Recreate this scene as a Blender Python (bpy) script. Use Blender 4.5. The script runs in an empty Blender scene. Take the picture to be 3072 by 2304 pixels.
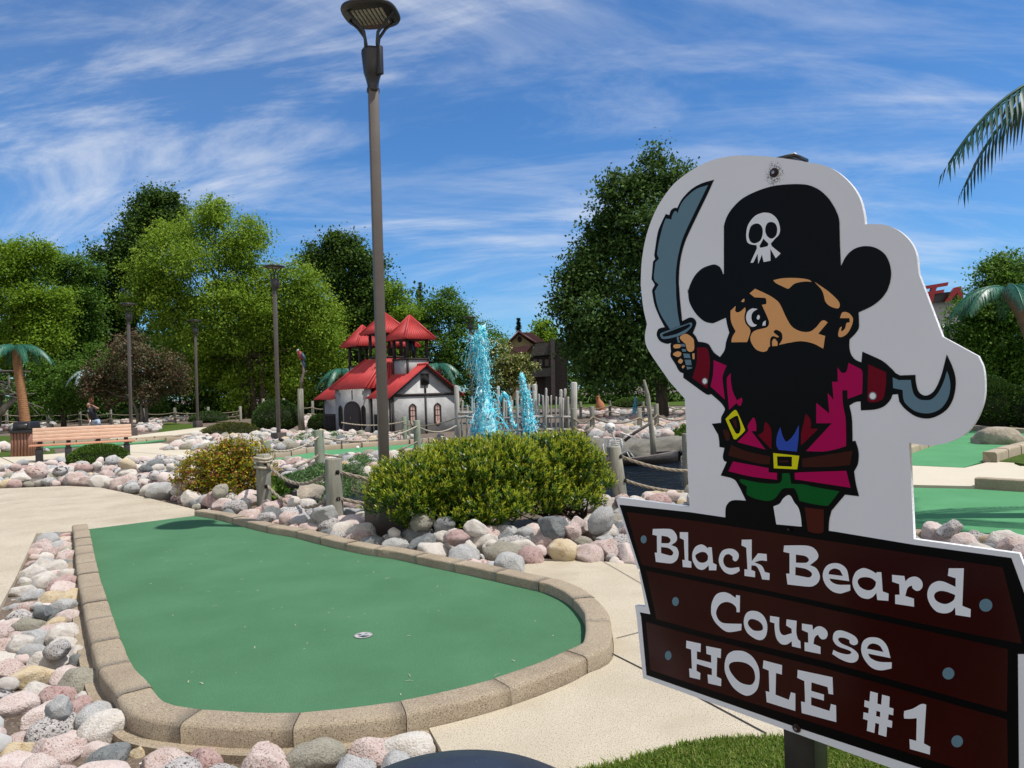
import bpy, bmesh, math, random
import numpy as np
from mathutils import Vector, Matrix, noise
from mathutils.geometry import tessellate_polygon
R = math.radians
random.seed(7); rng = np.random.default_rng(11)
sc = bpy.context.scene
COL = sc.collection

# ------------------------------------------------------------------ camera
FPX, ROLL, PITCH, EYE = 2167.0, R(1.75), 16/2167.0, 1.47
cam = bpy.data.cameras.new('camera'); camo = bpy.data.objects.new('camera', cam); COL.objects.link(camo)
cam.sensor_width = 36; cam.lens = 36*FPX/3072; cam.clip_end = 3000; cam.clip_start = 0.05
_f = Vector((0, math.cos(PITCH), math.sin(PITCH))); _u = Vector((0, -math.sin(PITCH), math.cos(PITCH))); _r = Vector((1, 0, 0))
_cx = _r*math.cos(ROLL)-_u*math.sin(ROLL); _cy = _r*math.sin(ROLL)+_u*math.cos(ROLL)
camo.matrix_world = Matrix(((_cx.x, _cy.x, -_f.x, 0), (_cx.y, _cy.y, -_f.y, 0), (_cx.z, _cy.z, -_f.z, EYE), (0, 0, 0, 1)))
sc.camera = camo
# ------------------------------------------------------------------ light
SUN_EL = R(65.5); SUN_H = Vector((0.965, -0.26, 0)).normalized()
SUN = Vector((SUN_H.x*math.cos(SUN_EL), SUN_H.y*math.cos(SUN_EL), math.sin(SUN_EL)))
sl = bpy.data.lights.new('sun', 'SUN'); sl.energy = 4.8; sl.angle = R(0.55); sl.color = (1, .955, .89)
slo = bpy.data.objects.new('sun', sl); COL.objects.link(slo); slo.rotation_euler = SUN.to_track_quat('Z', 'Y').to_euler(); slo.location = (20, -8, 40)
sc.view_settings.view_transform = 'Standard'; sc.view_settings.look = 'None'; sc.view_settings.exposure = 0; sc.view_settings.gamma = 1
w = bpy.data.worlds.new('World'); sc.world = w; w.use_nodes = True
N = w.node_tree.nodes; Lk = w.node_tree.links
bg = N['Background']; bg.inputs['Strength'].default_value = 0.1
sky = N.new('ShaderNodeTexSky'); sky.sky_type = 'NISHITA'; sky.sun_disc = False; sky.sun_elevation = SUN_EL
sky.sun_rotation = math.atan2(SUN_H.x, SUN_H.y); sky.air_density = 1.0; sky.dust_density = 0.3; sky.ozone_density = 3.0
tint = N.new('ShaderNodeMix'); tint.data_type = 'RGBA'; tint.blend_type = 'MULTIPLY'; tint.inputs[0].default_value = 1
tint.inputs[7].default_value = (.56, 1.0, 1.40, 1); Lk.new(sky.outputs[0], tint.inputs[6])
tc = N.new('ShaderNodeTexCoord'); sp = N.new('ShaderNodeSeparateXYZ'); Lk.new(tc.outputs['Generated'], sp.inputs[0])
def wm(op, a, b=None, clamp=False):
    n = N.new('ShaderNodeMath'); n.operation = op; n.use_clamp = clamp
    for i, v in enumerate((a, b)):
        if v is None: continue
        if isinstance(v, (int, float)): n.inputs[i].default_value = v
        else: Lk.new(v, n.inputs[i])
    return n.outputs[0]
zc = wm('ADD', wm('MAXIMUM', sp.outputs[2], 0.0), 0.34)
cb = N.new('ShaderNodeCombineXYZ'); Lk.new(wm('DIVIDE', sp.outputs[0], zc), cb.inputs[0]); Lk.new(wm('DIVIDE', sp.outputs[1], zc), cb.inputs[1])
def cloud(scale, rot, stretch, loc, lo, hi, dist, detail=9, rough=.58):
    mp = N.new('ShaderNodeMapping'); mp.inputs['Rotation'].default_value = (0, 0, R(rot)); mp.inputs['Scale'].default_value = (stretch, 1, 1); mp.inputs['Location'].default_value = loc
    Lk.new(cb.outputs[0], mp.inputs[0])
    nz = N.new('ShaderNodeTexNoise'); nz.inputs['Scale'].default_value = scale; nz.inputs['Detail'].default_value = detail; nz.inputs['Roughness'].default_value = rough; nz.inputs['Distortion'].default_value = dist
    Lk.new(mp.outputs[0], nz.inputs['Vector'])
    mr = N.new('ShaderNodeMapRange'); mr.interpolation_type = 'SMOOTHSTEP'; mr.inputs[1].default_value = lo; mr.inputs[2].default_value = hi
    Lk.new(nz.outputs[0], mr.inputs[0]); return mr.outputs[0]
c1 = cloud(2.3, 58, .30, (1.8, 8.5, 0), .48, .74, 1.1, 12, .64)
c2 = cloud(2.0, -28, .36, (6.2, 8.7, 0), .48, .73, 1.8, 12, .64)
c3 = cloud(.9, 40, .55, (8.0, 2.7, 0), .34, .66, .6, 4)
cl = wm('MULTIPLY', wm('ADD', wm('MULTIPLY', c1, .8), wm('MULTIPLY', c2, .75)), wm('ADD', wm('MULTIPLY', c3, .55), .42), True)
cl = wm('MULTIPLY', wm('ADD', cl, wm('MULTIPLY', c3, .05)), wm('MULTIPLY', sp.outputs[2], 6.0, True), True)
# unseen warm white cloud added behind the camera to lighten the shaded sign
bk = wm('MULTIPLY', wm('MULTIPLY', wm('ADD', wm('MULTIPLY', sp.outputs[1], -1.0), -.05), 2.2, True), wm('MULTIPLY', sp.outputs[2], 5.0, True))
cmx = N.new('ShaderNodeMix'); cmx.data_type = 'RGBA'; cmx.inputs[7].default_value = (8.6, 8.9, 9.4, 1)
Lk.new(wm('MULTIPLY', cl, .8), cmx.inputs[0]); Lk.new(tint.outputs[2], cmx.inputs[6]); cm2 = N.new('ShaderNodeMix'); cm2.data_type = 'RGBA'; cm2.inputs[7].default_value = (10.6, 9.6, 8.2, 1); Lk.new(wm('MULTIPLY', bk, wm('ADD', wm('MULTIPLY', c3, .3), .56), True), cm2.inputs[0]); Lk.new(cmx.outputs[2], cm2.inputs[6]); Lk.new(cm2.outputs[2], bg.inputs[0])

# ------------------------------------------------------------------ picture measurements -> places in the world
def ray(x, y):
    dx, dy = x-1536, y-1152; c, s = math.cos(ROLL), math.sin(ROLL)
    xc = dx*c-dy*s; uc = -dx*s-dy*c; cp, sp_ = math.cos(PITCH), math.sin(PITCH)
    return (xc, FPX*cp-uc*sp_, FPX*sp_+uc*cp)
def g(x, y, z=0.0):
    d = ray(x, y); t = (z-EYE)/d[2]; return (d[0]*t, d[1]*t)
def atY(x, y, Y):
    d = ray(x, y); t = Y/d[1]; return Vector((d[0]*t, Y, EYE+d[2]*t))
def gl(pts, z=0.0): return [g(p[0], p[1], z) for p in pts]

# ------------------------------------------------------------------ materials
MATS = {}
def mat(name, c1, c2=None, scale=6., rough=.6, bump=0., bscale=60., spec=.5, metal=0., speck=None, stretch=None, coat=0., detail=6, lo=.35, hi=.65, objrand=False, speck2=None):
    if name in MATS: return MATS[name]
    m = bpy.data.materials.new(name); m.use_nodes = True; MATS[name] = m
    n = m.node_tree.nodes; l = m.node_tree.links; p = n['Principled BSDF']
    p.inputs['Roughness'].default_value = rough; p.inputs['Metallic'].default_value = metal; p.inputs['Specular IOR Level'].default_value = spec
    p.inputs['Coat Weight'].default_value = coat; p.inputs['Coat Roughness'].default_value = .06
    tcn = n.new('ShaderNodeTexCoord'); vec = tcn.outputs['Object']
    if objrand:
        oi = n.new('ShaderNodeObjectInfo'); ad = n.new('ShaderNodeVectorMath'); ad.operation = 'MULTIPLY_ADD'
        cbx = n.new('ShaderNodeCombineXYZ')
        for i in range(3): l.new(oi.outputs['Random'], cbx.inputs[i])
        ad.inputs[1].default_value = (31, 57, 83); l.new(cbx.outputs[0], ad.inputs[0]); l.new(vec, ad.inputs[2]); vec = ad.outputs[0]
    if stretch:
        mp = n.new('ShaderNodeMapping'); mp.inputs['Scale'].default_value = stretch; l.new(vec, mp.inputs[0]); vec = mp.outputs[0]
    def nz(s, d=6, r=.55):
        t = n.new('ShaderNodeTexNoise'); t.inputs['Scale'].default_value = s; t.inputs['Detail'].default_value = d; t.inputs['Roughness'].default_value = r; l.new(vec, t.inputs['Vector']); return t.outputs[0]
    def mr(v, a, b):
        t = n.new('ShaderNodeMapRange'); t.inputs[1].default_value = a; t.inputs[2].default_value = b; l.new(v, t.inputs[0]); return t.outputs[0]
    def mx(f, a, b):
        t = n.new('ShaderNodeMix'); t.data_type = 'RGBA'; l.new(f, t.inputs[0])
        for i, v in ((6, a), (7, b)):
            if isinstance(v, tuple): t.inputs[i].default_value = (*v, 1)
            else: l.new(v, t.inputs[i])
        return t.outputs[2]
    col = None
    if c2: col = mx(mr(nz(scale, detail), lo, hi), c1, c2)
    for s in (speck, speck2):
        if s: col = mx(mr(nz(s[1], 3, .6), s[2], s[3]), col if col else c1, s[0])
    if col: l.new(col, p.inputs['Base Color'])
    else: p.inputs['Base Color'].default_value = (*c1, 1)
    if bump:
        b = n.new('ShaderNodeBump'); b.inputs['Strength'].default_value = bump; b.inputs['Distance'].default_value = .02; l.new(nz(bscale, 5), b.inputs['Height']); l.new(b.outputs[0], p.inputs['Normal'])
    return m
def leafmat(name, cols, rough=.6, transl=.35, spec=.2):
    """foliage: every leaf gets its own tone from the list"""
    if name in MATS: return MATS[name]
    m = bpy.data.materials.new(name); m.use_nodes = True; MATS[name] = m
    n = m.node_tree.nodes; l = m.node_tree.links; p = n['Principled BSDF']
    ge = n.new('ShaderNodeNewGeometry'); cr = n.new('ShaderNodeValToRGB'); l.new(ge.outputs['Random Per Island'], cr.inputs[0])
    e = cr.color_ramp.elements
    while len(e) < len(cols): e.new(.5)
    for i, c in enumerate(cols): e[i].position = i/max(1, len(cols)-1); e[i].color = (*c, 1)
    l.new(cr.outputs[0], p.inputs['Base Color']); p.inputs['Roughness'].default_value = rough; p.inputs['Specular IOR Level'].default_value = spec
    tr = n.new('ShaderNodeBsdfTranslucent'); hs = n.new('ShaderNodeHueSaturation'); hs.inputs['Value'].default_value = 1.25; hs.inputs['Hue'].default_value = .485
    l.new(cr.outputs[0], hs.inputs['Color']); l.new(hs.outputs[0], tr.inputs[0])
    ms = n.new('ShaderNodeMixShader'); ms.inputs[0].default_value = transl; l.new(p.outputs[0], ms.inputs[1]); l.new(tr.outputs[0], ms.inputs[2])
    l.new(ms.outputs[0], n['Material Output'].inputs[0]); return m

# ------------------------------------------------------------------ mesh builder
class MB:
    def __init__(s): s.v = []; s.f = []; s.m = []; s.n = 0
    def add(s, vs, fs, mi=0):
        vs = np.asarray(vs, dtype=float).reshape(-1, 3); o = s.n; s.v.append(vs); s.n += len(vs)
        s.f += [[i+o for i in f] for f in fs]; s.m += [mi]*len(fs); return s
    def quads(s, vs, mi=0):            # (n,4,3) array
        k = len(vs); return s.add(vs.reshape(-1, 3), np.arange(k*4).reshape(k, 4).tolist(), mi)
    def box(s, c, d, mi=0, rot=None, taper=1.):
        x, y, z = [q/2 for q in d]
        v = np.array([(-x, -y, -z), (x, -y, -z), (x, y, -z), (-x, y, -z), (-x*taper, -y*taper, z), (x*taper, -y*taper, z), (x*taper, y*taper, z), (-x*taper, y*taper, z)])
        if rot is not None: v = v @ np.array(rot).T
        return s.add(v+np.array(c), [(0, 3, 2, 1), (4, 5, 6, 7), (0, 1, 5, 4), (1, 2, 6, 5), (2, 3, 7, 6), (3, 0, 4, 7)], mi)
    def tube(s, pts, rad, k=8, mi=0, cap=True, sx=1.):
        pts = [Vector(p) for p in pts]; n = len(pts)
        if isinstance(rad, (int, float)): rad = [rad]*n
        vs = []; up = None
        for i, p in enumerate(pts):
            t = (pts[min(i+1, n-1)]-pts[max(i-1, 0)]).normalized()
            if up is None: up = t.orthogonal().normalized() if abs(t.z) < .9 else Vector((1, 0, 0))
            b = t.cross(up).normalized(); up = b.cross(t).normalized()
            for j in range(k):
                a = 2*math.pi*(j+.5)/k; vs.append(p+(up*math.cos(a)*sx+b*math.sin(a))*rad[i])
        fs = [(i*k+j, i*k+(j+1) % k, (i+1)*k+(j+1) % k, (i+1)*k+j) for i in range(n-1) for j in range(k)]
        if cap: fs += [tuple(range(k))[::-1], tuple((n-1)*k+j for j in range(k))]
        return s.add(vs, fs, mi)
    def lathe(s, prof, k=24, c=(0, 0, 0), mi=0, sq=None):
        vs = []; c = np.array(c, float)
        for r, z in prof:
            for j in range(k):
                a = 2*math.pi*j/k; vs.append(c+(r*math.cos(a), r*math.sin(a), z))
        fs = [(i*k+j, i*k+(j+1) % k, (i+1)*k+(j+1) % k, (i+1)*k+j) for i in range(len(prof)-1) for j in range(k)]
        fs += [tuple(range(k))[::-1], tuple((len(prof)-1)*k+j for j in range(k))]
        return s.add(vs, fs, mi)
    def prism(s, poly, mi=0, frame=None, thick=.0, holes=(), mside=None):
        """flat polygon (2D) in frame(u,v,w)->world; extruded back by thick"""
        loops = [[Vector((p[0], p[1], 0)) for p in poly]]+[[Vector((p[0], p[1], 0)) for p in h] for h in holes]
        tri = tessellate_polygon(loops); flat = [p for lo in loops for p in lo]
        def orient(t):
            a, b, c = [flat[i] for i in t]; return tuple(t) if (b-a).cross(c-a).z > 0 else tuple(t)[::-1]
        tri = [orient(t) for t in tri]
        top = [frame(p.x, p.y, 0) for p in flat]; s.add(top, tri, mi)
        if thick:
            s.add([frame(p.x, p.y, -thick) for p in flat], [t[::-1] for t in tri], mi)
            for lo in loops:
                k = len(lo); ar = sum(lo[i].x*lo[(i+1) % k].y-lo[(i+1) % k].x*lo[i].y for i in range(k))
                q = lo if (ar > 0) == (lo is loops[0]) else lo[::-1]
                vs = [frame(p.x, p.y, 0) for p in q]+[frame(p.x, p.y, -thick) for p in q]
                s.add(vs, [(i, i+k, (i+1) % k+k, (i+1) % k) for i in range(k)], mi if mside is None else mside)
        return s
    def build(s, name, mats, parent=None, origin=None, smooth=False, bevel=0.):
        me = bpy.data.meshes.new(name); v = np.concatenate(s.v) if s.v else np.zeros((0, 3))
        if origin is None and parent is not None and parent.get('_o') is not None: origin = parent['_o']
        o = np.array(origin if origin is not None else (0, 0, 0), float)
        v = v-o
        lens = np.array([len(f) for f in s.f], dtype=np.int32); idx = np.array([i for f in s.f for i in f], dtype=np.int32)
        me.vertices.add(len(v)); me.vertices.foreach_set('co', v.astype(np.float32).ravel())
        me.loops.add(len(idx)); me.loops.foreach_set('vertex_index', idx)
        me.polygons.add(len(lens)); st = np.zeros(len(lens), np.int32); st[1:] = np.cumsum(lens)[:-1]
        me.polygons.foreach_set('loop_start', st); me.polygons.foreach_set('loop_total', lens)
        me.polygons.foreach_set('material_index', np.array(s.m, np.int32))
        if smooth: me.polygons.foreach_set('use_smooth', np.ones(len(lens), bool))
        me.update(calc_edges=True); me.validate()
        for q in (mats if isinstance(mats, (list, tuple)) else [mats]): me.materials.append(q)
        ob = bpy.data.objects.new(name, me); COL.objects.link(ob)
        if parent is not None: ob.parent = parent; ob['_o'] = [0, 0, 0] if parent.get('_o') is None else list(parent['_o'])
        else: ob.location = Vector([float(q) for q in o]); ob['_o'] = list(o)
        if bevel:
            b = ob.modifiers.new('edge', 'BEVEL'); b.width = bevel; b.segments = 2; b.limit_method = 'ANGLE'; b.angle_limit = R(40)
        return ob
def tag(o, label=None, cat=None, group=None, kind=None):
    for k, v in (('label', label), ('category', cat), ('group', group), ('kind', kind)):
        if v: o[k] = v
    return o
def thing(name, loc, label, cat, group=None, local=False):
    """an empty at the thing's base; parts built in world coordinates (local=False) or round the origin (local=True)"""
    o = bpy.data.objects.new(name, None); COL.objects.link(o); o.location = loc; o.empty_display_size = .1
    o['_o'] = [0, 0, 0] if local else list(loc); return tag(o, label, cat, group)
def dup(root, loc=None, rotz=None, scale=None, label=None, group=None):
    r = root.copy(); COL.objects.link(r)
    def kids(a, b):
        for ch in list(a.children):
            c = ch.copy(); COL.objects.link(c); c.parent = b; kids(ch, c)
    kids(root, r)
    if loc is not None: r.location = loc
    if rotz is not None: r.rotation_euler = (0, 0, rotz)
    if scale is not None: r.scale = scale if isinstance(scale, (tuple, list)) else (scale,)*3
    return tag(r, label, None, group)
def catmull(P, corner, n=6, closed=True):
    out = []; k = len(P)
    for i in range(k if closed else k-1):
        a, b = Vector(P[i]), Vector(P[(i+1) % k]); ca, cb_ = corner[i], corner[(i+1) % k]
        if ca and cb_: out.append(a); continue
        pa, nb = Vector(P[i-1]), Vector(P[(i+2) % k])
        ta = (b-pa)*.5 if not ca else (b-a); tb = (nb-a)*.5 if not cb_ else (b-a)
        # keep tangents from overshooting on uneven spacing
        L = (b-a).length
        for t in (ta, tb):
            if t.length > 1.3*L: t *= 1.3*L/t.length
        for j in range(n):
            s = j/n; h1 = 2*s**3-3*s**2+1; h2 = s**3-2*s**2+s; h3 = -2*s**3+3*s**2; h4 = s**3-s**2
            out.append(a*h1+ta*h2+b*h3+tb*h4)
    if not closed: out.append(Vector(P[-1]))
    return out
def smooth2(P, n=6, closed=False):
    k = len(P); cr = [False]*k
    if not closed: cr[0] = cr[-1] = True
    return [tuple(q) for q in catmull([Vector((*p, 0)).to_2d() if len(p) == 2 else Vector(p) for p in P], cr, n, closed)]
# ================================================================== THE SIGN
SIGN_D = 2.39; ANG = R(44.28)
SU = Vector((math.sin(ANG), -math.cos(ANG), 0)); SN = Vector((-math.cos(ANG), -math.sin(ANG), 0))   # along the board; out of its face
P0 = atY(1848, 1494, SIGN_D); P0.z = 0
def onsign(x, y):
    d = Vector(ray(x, y)); t = (P0-Vector((0, 0, EYE))).dot(SN)/d.dot(SN); q = Vector((0, 0, EYE))+d*t
    return ((q-P0).dot(SU), q.z)
CROP = dict(A=(1900, 440), B=(2400, 440), C=(1900, 850), D=(2400, 850), E=(1900, 1250), F=(2400, 1250), G=(1830, 1480), H=(2330, 1550), I=(2600, 1550), J=(1880, 1850), K=(2400, 1854), L=(2100, 1750), P=(0, 0))
def trace(t):
    """outline drawn on the sign's face: letters name the survey sheet, * marks a rounded point"""
    c = 'P'; P = []; K = []
    for w_ in t.split():
        if w_ in CROP: c = w_; continue
        k = not w_.endswith('*'); x, y = [float(q) for q in w_.rstrip('*').split(',')]
        s = 1. if c == 'P' else (472/2212 if c == 'I' else 600/2212)
        P.append(Vector(onsign(CROP[c][0]+x*s, CROP[c][1]+y*s))); K.append(k)
    return catmull(P, K, 7)
def ell(c, x, y, rx, ry):
    s = 472/2212 if c == 'I' else 600/2212
    return [onsign(CROP[c][0]+(x+rx*math.cos(a))*s, CROP[c][1]+(y+ry*math.sin(a))*s) for a in [i*math.pi/14 for i in range(28)]]
def sframe(off): return lambda u, v, w: P0+SU*u+Vector((0, 0, v))+SN*(off+w)
white = mat('sign_white', (.86, .86, .86), (.82, .82, .82), 3, rough=.35, spec=.3)
edgew = mat('sign_edge', (.8, .8, .79), (.5, .5, .5), 160, rough=.5)
black = mat('vinyl_black', (.003, .003, .003), rough=.3, spec=.12)
def vin(n, c): return mat('vinyl_'+n, c, rough=.32, spec=.1)
brown = mat('vinyl_plank_brown', (.042, .0075, .005), (.028, .0042, .003), 2.5, rough=.14, spec=.24)
mag = vin('magenta', (.44, .002, .085)); dred = vin('dark_red', (.17, .002, .012)); steel = vin('steel_blue', (.14, .24, .29)); skin = vin('skin', (.80, .40, .15))
yel = vin('yellow', (.75, .70, .01)); grn = vin('green', (.004, .105, .018)); blu = vin('blue', (.035, .08, .42)); bel = vin('belt_brown', (.05, .012, .007)); lw = vin('letter_white', (.86, .87, .88))
postm = mat('post_black', (.012, .012, .013), (.02, .02, .021), 12, rough=.35)
bu, bv = onsign(2356, 1300)
PB = P0+SU*bu; PB.z = 0
sign = thing('pirate_sign', PB, 'white cutout sign with a cartoon pirate above brown planks reading Black Beard Course HOLE #1', 'sign')
outline = trace("""E 622,998 601,600 580,0 C 568,1275 400,1085 250,870 185,770* 140,680* 128,580* 150,450 110,270* 86,60* A 82,1500* 95,1250* 140,1000* 210,790* 300,610* 440,420* 600,290* 740,205* 900,140* 1100,102* 1300,98* 1530,112* 1860,158*
 B 60,168* 260,205* 400,270* 520,370* 610,480* 670,600* 708,760* 718,858 820,855* 960,870* 1100,935* 1220,1050* 1285,1190* 1310,1400 D 1575,590 1970,805 2025,930* 2045,1100* 2035,1280* 1985,1440* 1920,1560* 1835,1659* F 1700,262* 1560,305* 1400,318* 1205,290
 1232,800 1258,1355 I 2145,520 P 3180,1965 3085,1968 3092,2456 1929,2034 J 110,0 G 275,1240 390,1250 320,880 335,840 303,835 68,70 92,44""")
MB().prism(outline, 0, sframe(0), .016, mside=1).build('sign_panel', [white, edgew], sign)
b = MB()
b.prism(trace("G 105,125 880,208 1278,266 P 2500,1594 I 668,395 2035,580 P 3140,1962 3054,1962 3058,2403 2763,2304 2405,2187 J 220,645 160,0 G 330,1315 447,1337 328,830"), 0, sframe(.0006))
for t in ("G 185,205 1000,312 P 2180,1577 2620,1643 I 1915,715 P 3066,1931 2930,1905 2330,1777 1925,1694", "G 400,855 P 2330,1793 2930,1926 3024,1947 3021,2135 2480,1984 2100,1893 1970,1857", "G 400,1422 P 2100,1911 2480,2006 2700,2067 3021,2158 3025,2354 2480,2180 2100,2059 J 265,587"):
    b.prism(trace(t), 1, sframe(.0009))
b.build('plank_board', [black, brown], sign)
for e in (('G', 375, 508, 33, 44), ('G', 727, 1195, 37, 49), ('J', 462, 428, 36, 51), ('I', 1677, 1243, 92, 90), ('K', 1643, 612, 66, 66), ('K', 1740, 1362, 64, 66)): MB().prism(ell(*e), 0, sframe(.0013)).build('printed_dot', steel, sign)
# ---- lettering, one mesh per line of writing
ROWS = [[("G 477,393 640,392* 700,408* 742,470* 735,530* 680,572 740,600* 762,660* 745,730* 700,768* 650,774* 510,757 497,655 523,655 522,468 472,457", "G 572,468 640,480* 672,512* 660,545* 630,552* 570,550", "G 568,592 650,605* 695,640* 700,670* 670,688* 567,660"),
 ("G 775,428 866,430 868,742 902,755 903,822 808,813 803,735 830,737 820,515 775,493",),
 ("G 1005,565* 1050,578* 1088,612 1090,595 1128,596 1142,768 1182,790 1178,850 1098,850 1093,795 1050,835* 1010,845* 960,820* 920,750* 912,690* 920,640* 950,590*", "G 1010,648* 1060,655* 1088,690 1080,740* 1040,765* 990,760* 955,720* 952,680*"),
 ("G 1300,612* 1370,618* 1420,660* 1425,710* 1395,750* 1362,735* 1360,700 1320,672* 1275,685* 1255,740* 1275,800* 1330,825* 1430,815 1438,855 1390,885* 1330,895* 1260,860* 1212,780* 1208,710* 1240,640*",),
 ("G 1460,512 1570,510 1570,750 1640,662 1735,670 1738,748 1670,742* 1600,762 1680,800* 1718,870 1768,882 1766,958 1685,950 1660,870* 1620,805* 1567,795 1565,845 1607,862 1607,927 1490,912 1490,838 1523,842 1510,600 1457,575",),
 ("H 85,318 320,318* 410,345* 460,410* 450,470* 370,535 440,570* 480,650* 465,720* 410,765* 340,772* 122,748 107,628 145,630 145,403 77,388", "H 215,417 320,435* 358,470* 345,500* 310,510* 215,508", "H 210,555 320,575* 385,615* 390,650* 365,670* 330,668* 208,645"),
 ("H 645,512* 720,530* 780,590* 805,712 585,682 610,720* 680,750* 815,752 817,815 760,835* 700,848* 620,825* 550,760* 515,680* 520,600* 565,535*", "H 575,635 590,595* 640,572* 700,592* 735,655"),
 ("H 970,568* 1040,590* 1105,628 1108,612 1160,613 1175,825 1240,850 1238,930 1115,920 1105,840 1060,890* 1000,908* 920,880* 860,800* 840,710* 870,620* 920,580*", "H 980,667* 1050,680* 1102,720 1090,770* 1050,808* 990,810* 925,775* 898,720* 920,680*"),
 ("H 1278,642 1415,655 1425,715 1470,675* 1540,662* 1600,700* 1617,760* 1590,810* 1545,818* 1505,790* 1495,762* 1450,790* 1425,875 1520,905 1522,995 1313,963 1312,862 1362,862 1358,745 1280,718",),
 ("H 1905,570 2072,570 2055,985 2148,1022 2145,1110 1980,1085 1975,1000 1930,1050* 1850,1068* 1760,1040* 1690,950* 1668,850* 1700,760* 1770,715* 1850,718* 1980,775 1982,680 1895,652", "H 1810,820* 1880,828* 1978,865 1960,920* 1900,958* 1840,962* 1770,930* 1743,880* 1760,840*")],
[("L 125,300* 135,210* 180,125* 250,97* 320,110* 397,160 403,128 445,135 442,318 408,318 400,262* 350,218* 285,205* 220,235* 182,310* 195,380* 240,430* 310,443* 463,447 460,518 340,538* 270,520* 180,440* 135,360*",),
 ("L 580,302* 660,320* 720,380* 747,470* 735,570* 690,622* 620,615* 530,550* 492,470* 490,390* 520,325*", "L 570,393* 640,410* 690,455* 695,510* 650,525* 590,515* 540,465* 535,420*"),
 ("L 778,358 880,375 878,470* 890,540* 930,572* 1018,550 1015,500 955,465 960,397 1072,413 1068,540* 1085,615 1113,640 1117,718 1020,695 1017,640 960,675* 900,668* 850,610* 830,520* 826,440 776,425",),
 ("L 1130,443 1245,460 1252,515 1290,480* 1340,475* 1395,510* 1415,560* 1395,608* 1350,617* 1320,590* 1305,568* 1270,600* 1257,668 1335,700 1336,780 1160,745 1158,650 1200,655 1198,545 1130,515",),
 ("L 1540,518* 1620,535* 1710,580* 1747,630* 1740,670* 1700,682* 1660,660* 1655,625 1600,602* 1545,600* 1532,625* 1570,665* 1680,715* 1745,770* 1755,820* 1725,865* 1660,875* 1560,840* 1465,780 1478,733 1530,760* 1610,782* 1660,780* 1675,757* 1640,735* 1530,695* 1480,640* 1472,590* 1490,540*",),
 ("L 1920,595* 2000,615* 2070,690* 2110,825 1860,775 1890,825* 1980,865* 2123,872 2122,940 2000,960* 1900,930* 1820,840* 1785,740* 1800,650* 1850,605*", "L 1848,720 1870,680* 1920,663* 1990,690* 2032,758")],
[("J 663,263 823,298 820,390 780,382 780,468 938,508 937,425 885,410 882,323 1047,355 1043,458 1003,448 998,660 1050,687 1047,768 905,735 897,637 945,645 945,572 777,520 775,597 818,622 815,695 700,668 693,572 725,575 715,362 660,345",),
 ("L 410,743* 500,755* 590,820* 650,930* 660,1050* 635,1170* 560,1235* 480,1230* 370,1150* 290,1010* 275,900* 300,800* 350,755*", "L 430,865* 520,885* 590,945* 613,1040* 590,1105* 540,1122* 440,1090* 355,1000* 322,920* 350,875*"),
 ("L 705,850 910,903 908,1007 843,990 838,1230 985,1287 1008,1202 1057,1217 1057,1410 740,1312 730,1190 770,1200 763,963 697,937",),
 ("L 1083,955 1468,1037 1475,1228 1425,1220 1413,1145 1235,1093 1233,1187 1373,1228 1372,1295 1232,1255 1232,1345 1435,1410 1450,1332 1507,1348 1510,1533 1127,1432 1120,1305 1165,1313 1157,1080 1078,1043",),
 ("K 780,808 863,830 858,945 900,958 910,845 995,868 988,985 1037,1000 1032,1075 983,1062 975,1122 1023,1137 1018,1212 965,1200 957,1313 868,1285 878,1170 835,1158 825,1270 742,1245 752,1130 700,1113 705,1040 758,1053 763,995 712,978 717,907 770,922", "K 848,1025 890,1035 887,1093 843,1082"),
 ("K 1155,1027 1250,1000* 1330,955* 1370,948* 1398,958 1372,1385 1442,1422 1438,1508 1218,1447 1212,1337 1288,1357 1293,1105 1220,1112* 1155,1110 1150,1070*",)]]
ROWS = ROWS[:2]+[ROWS[2][:4], ROWS[2][4:]]
for row in ROWS:
    b = MB()
    for gph in row: b.prism(trace(gph[0]), 0, sframe(.0014), holes=[trace(h) for h in gph[1:]])
    b.build('lettering', lw, sign)
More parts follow.
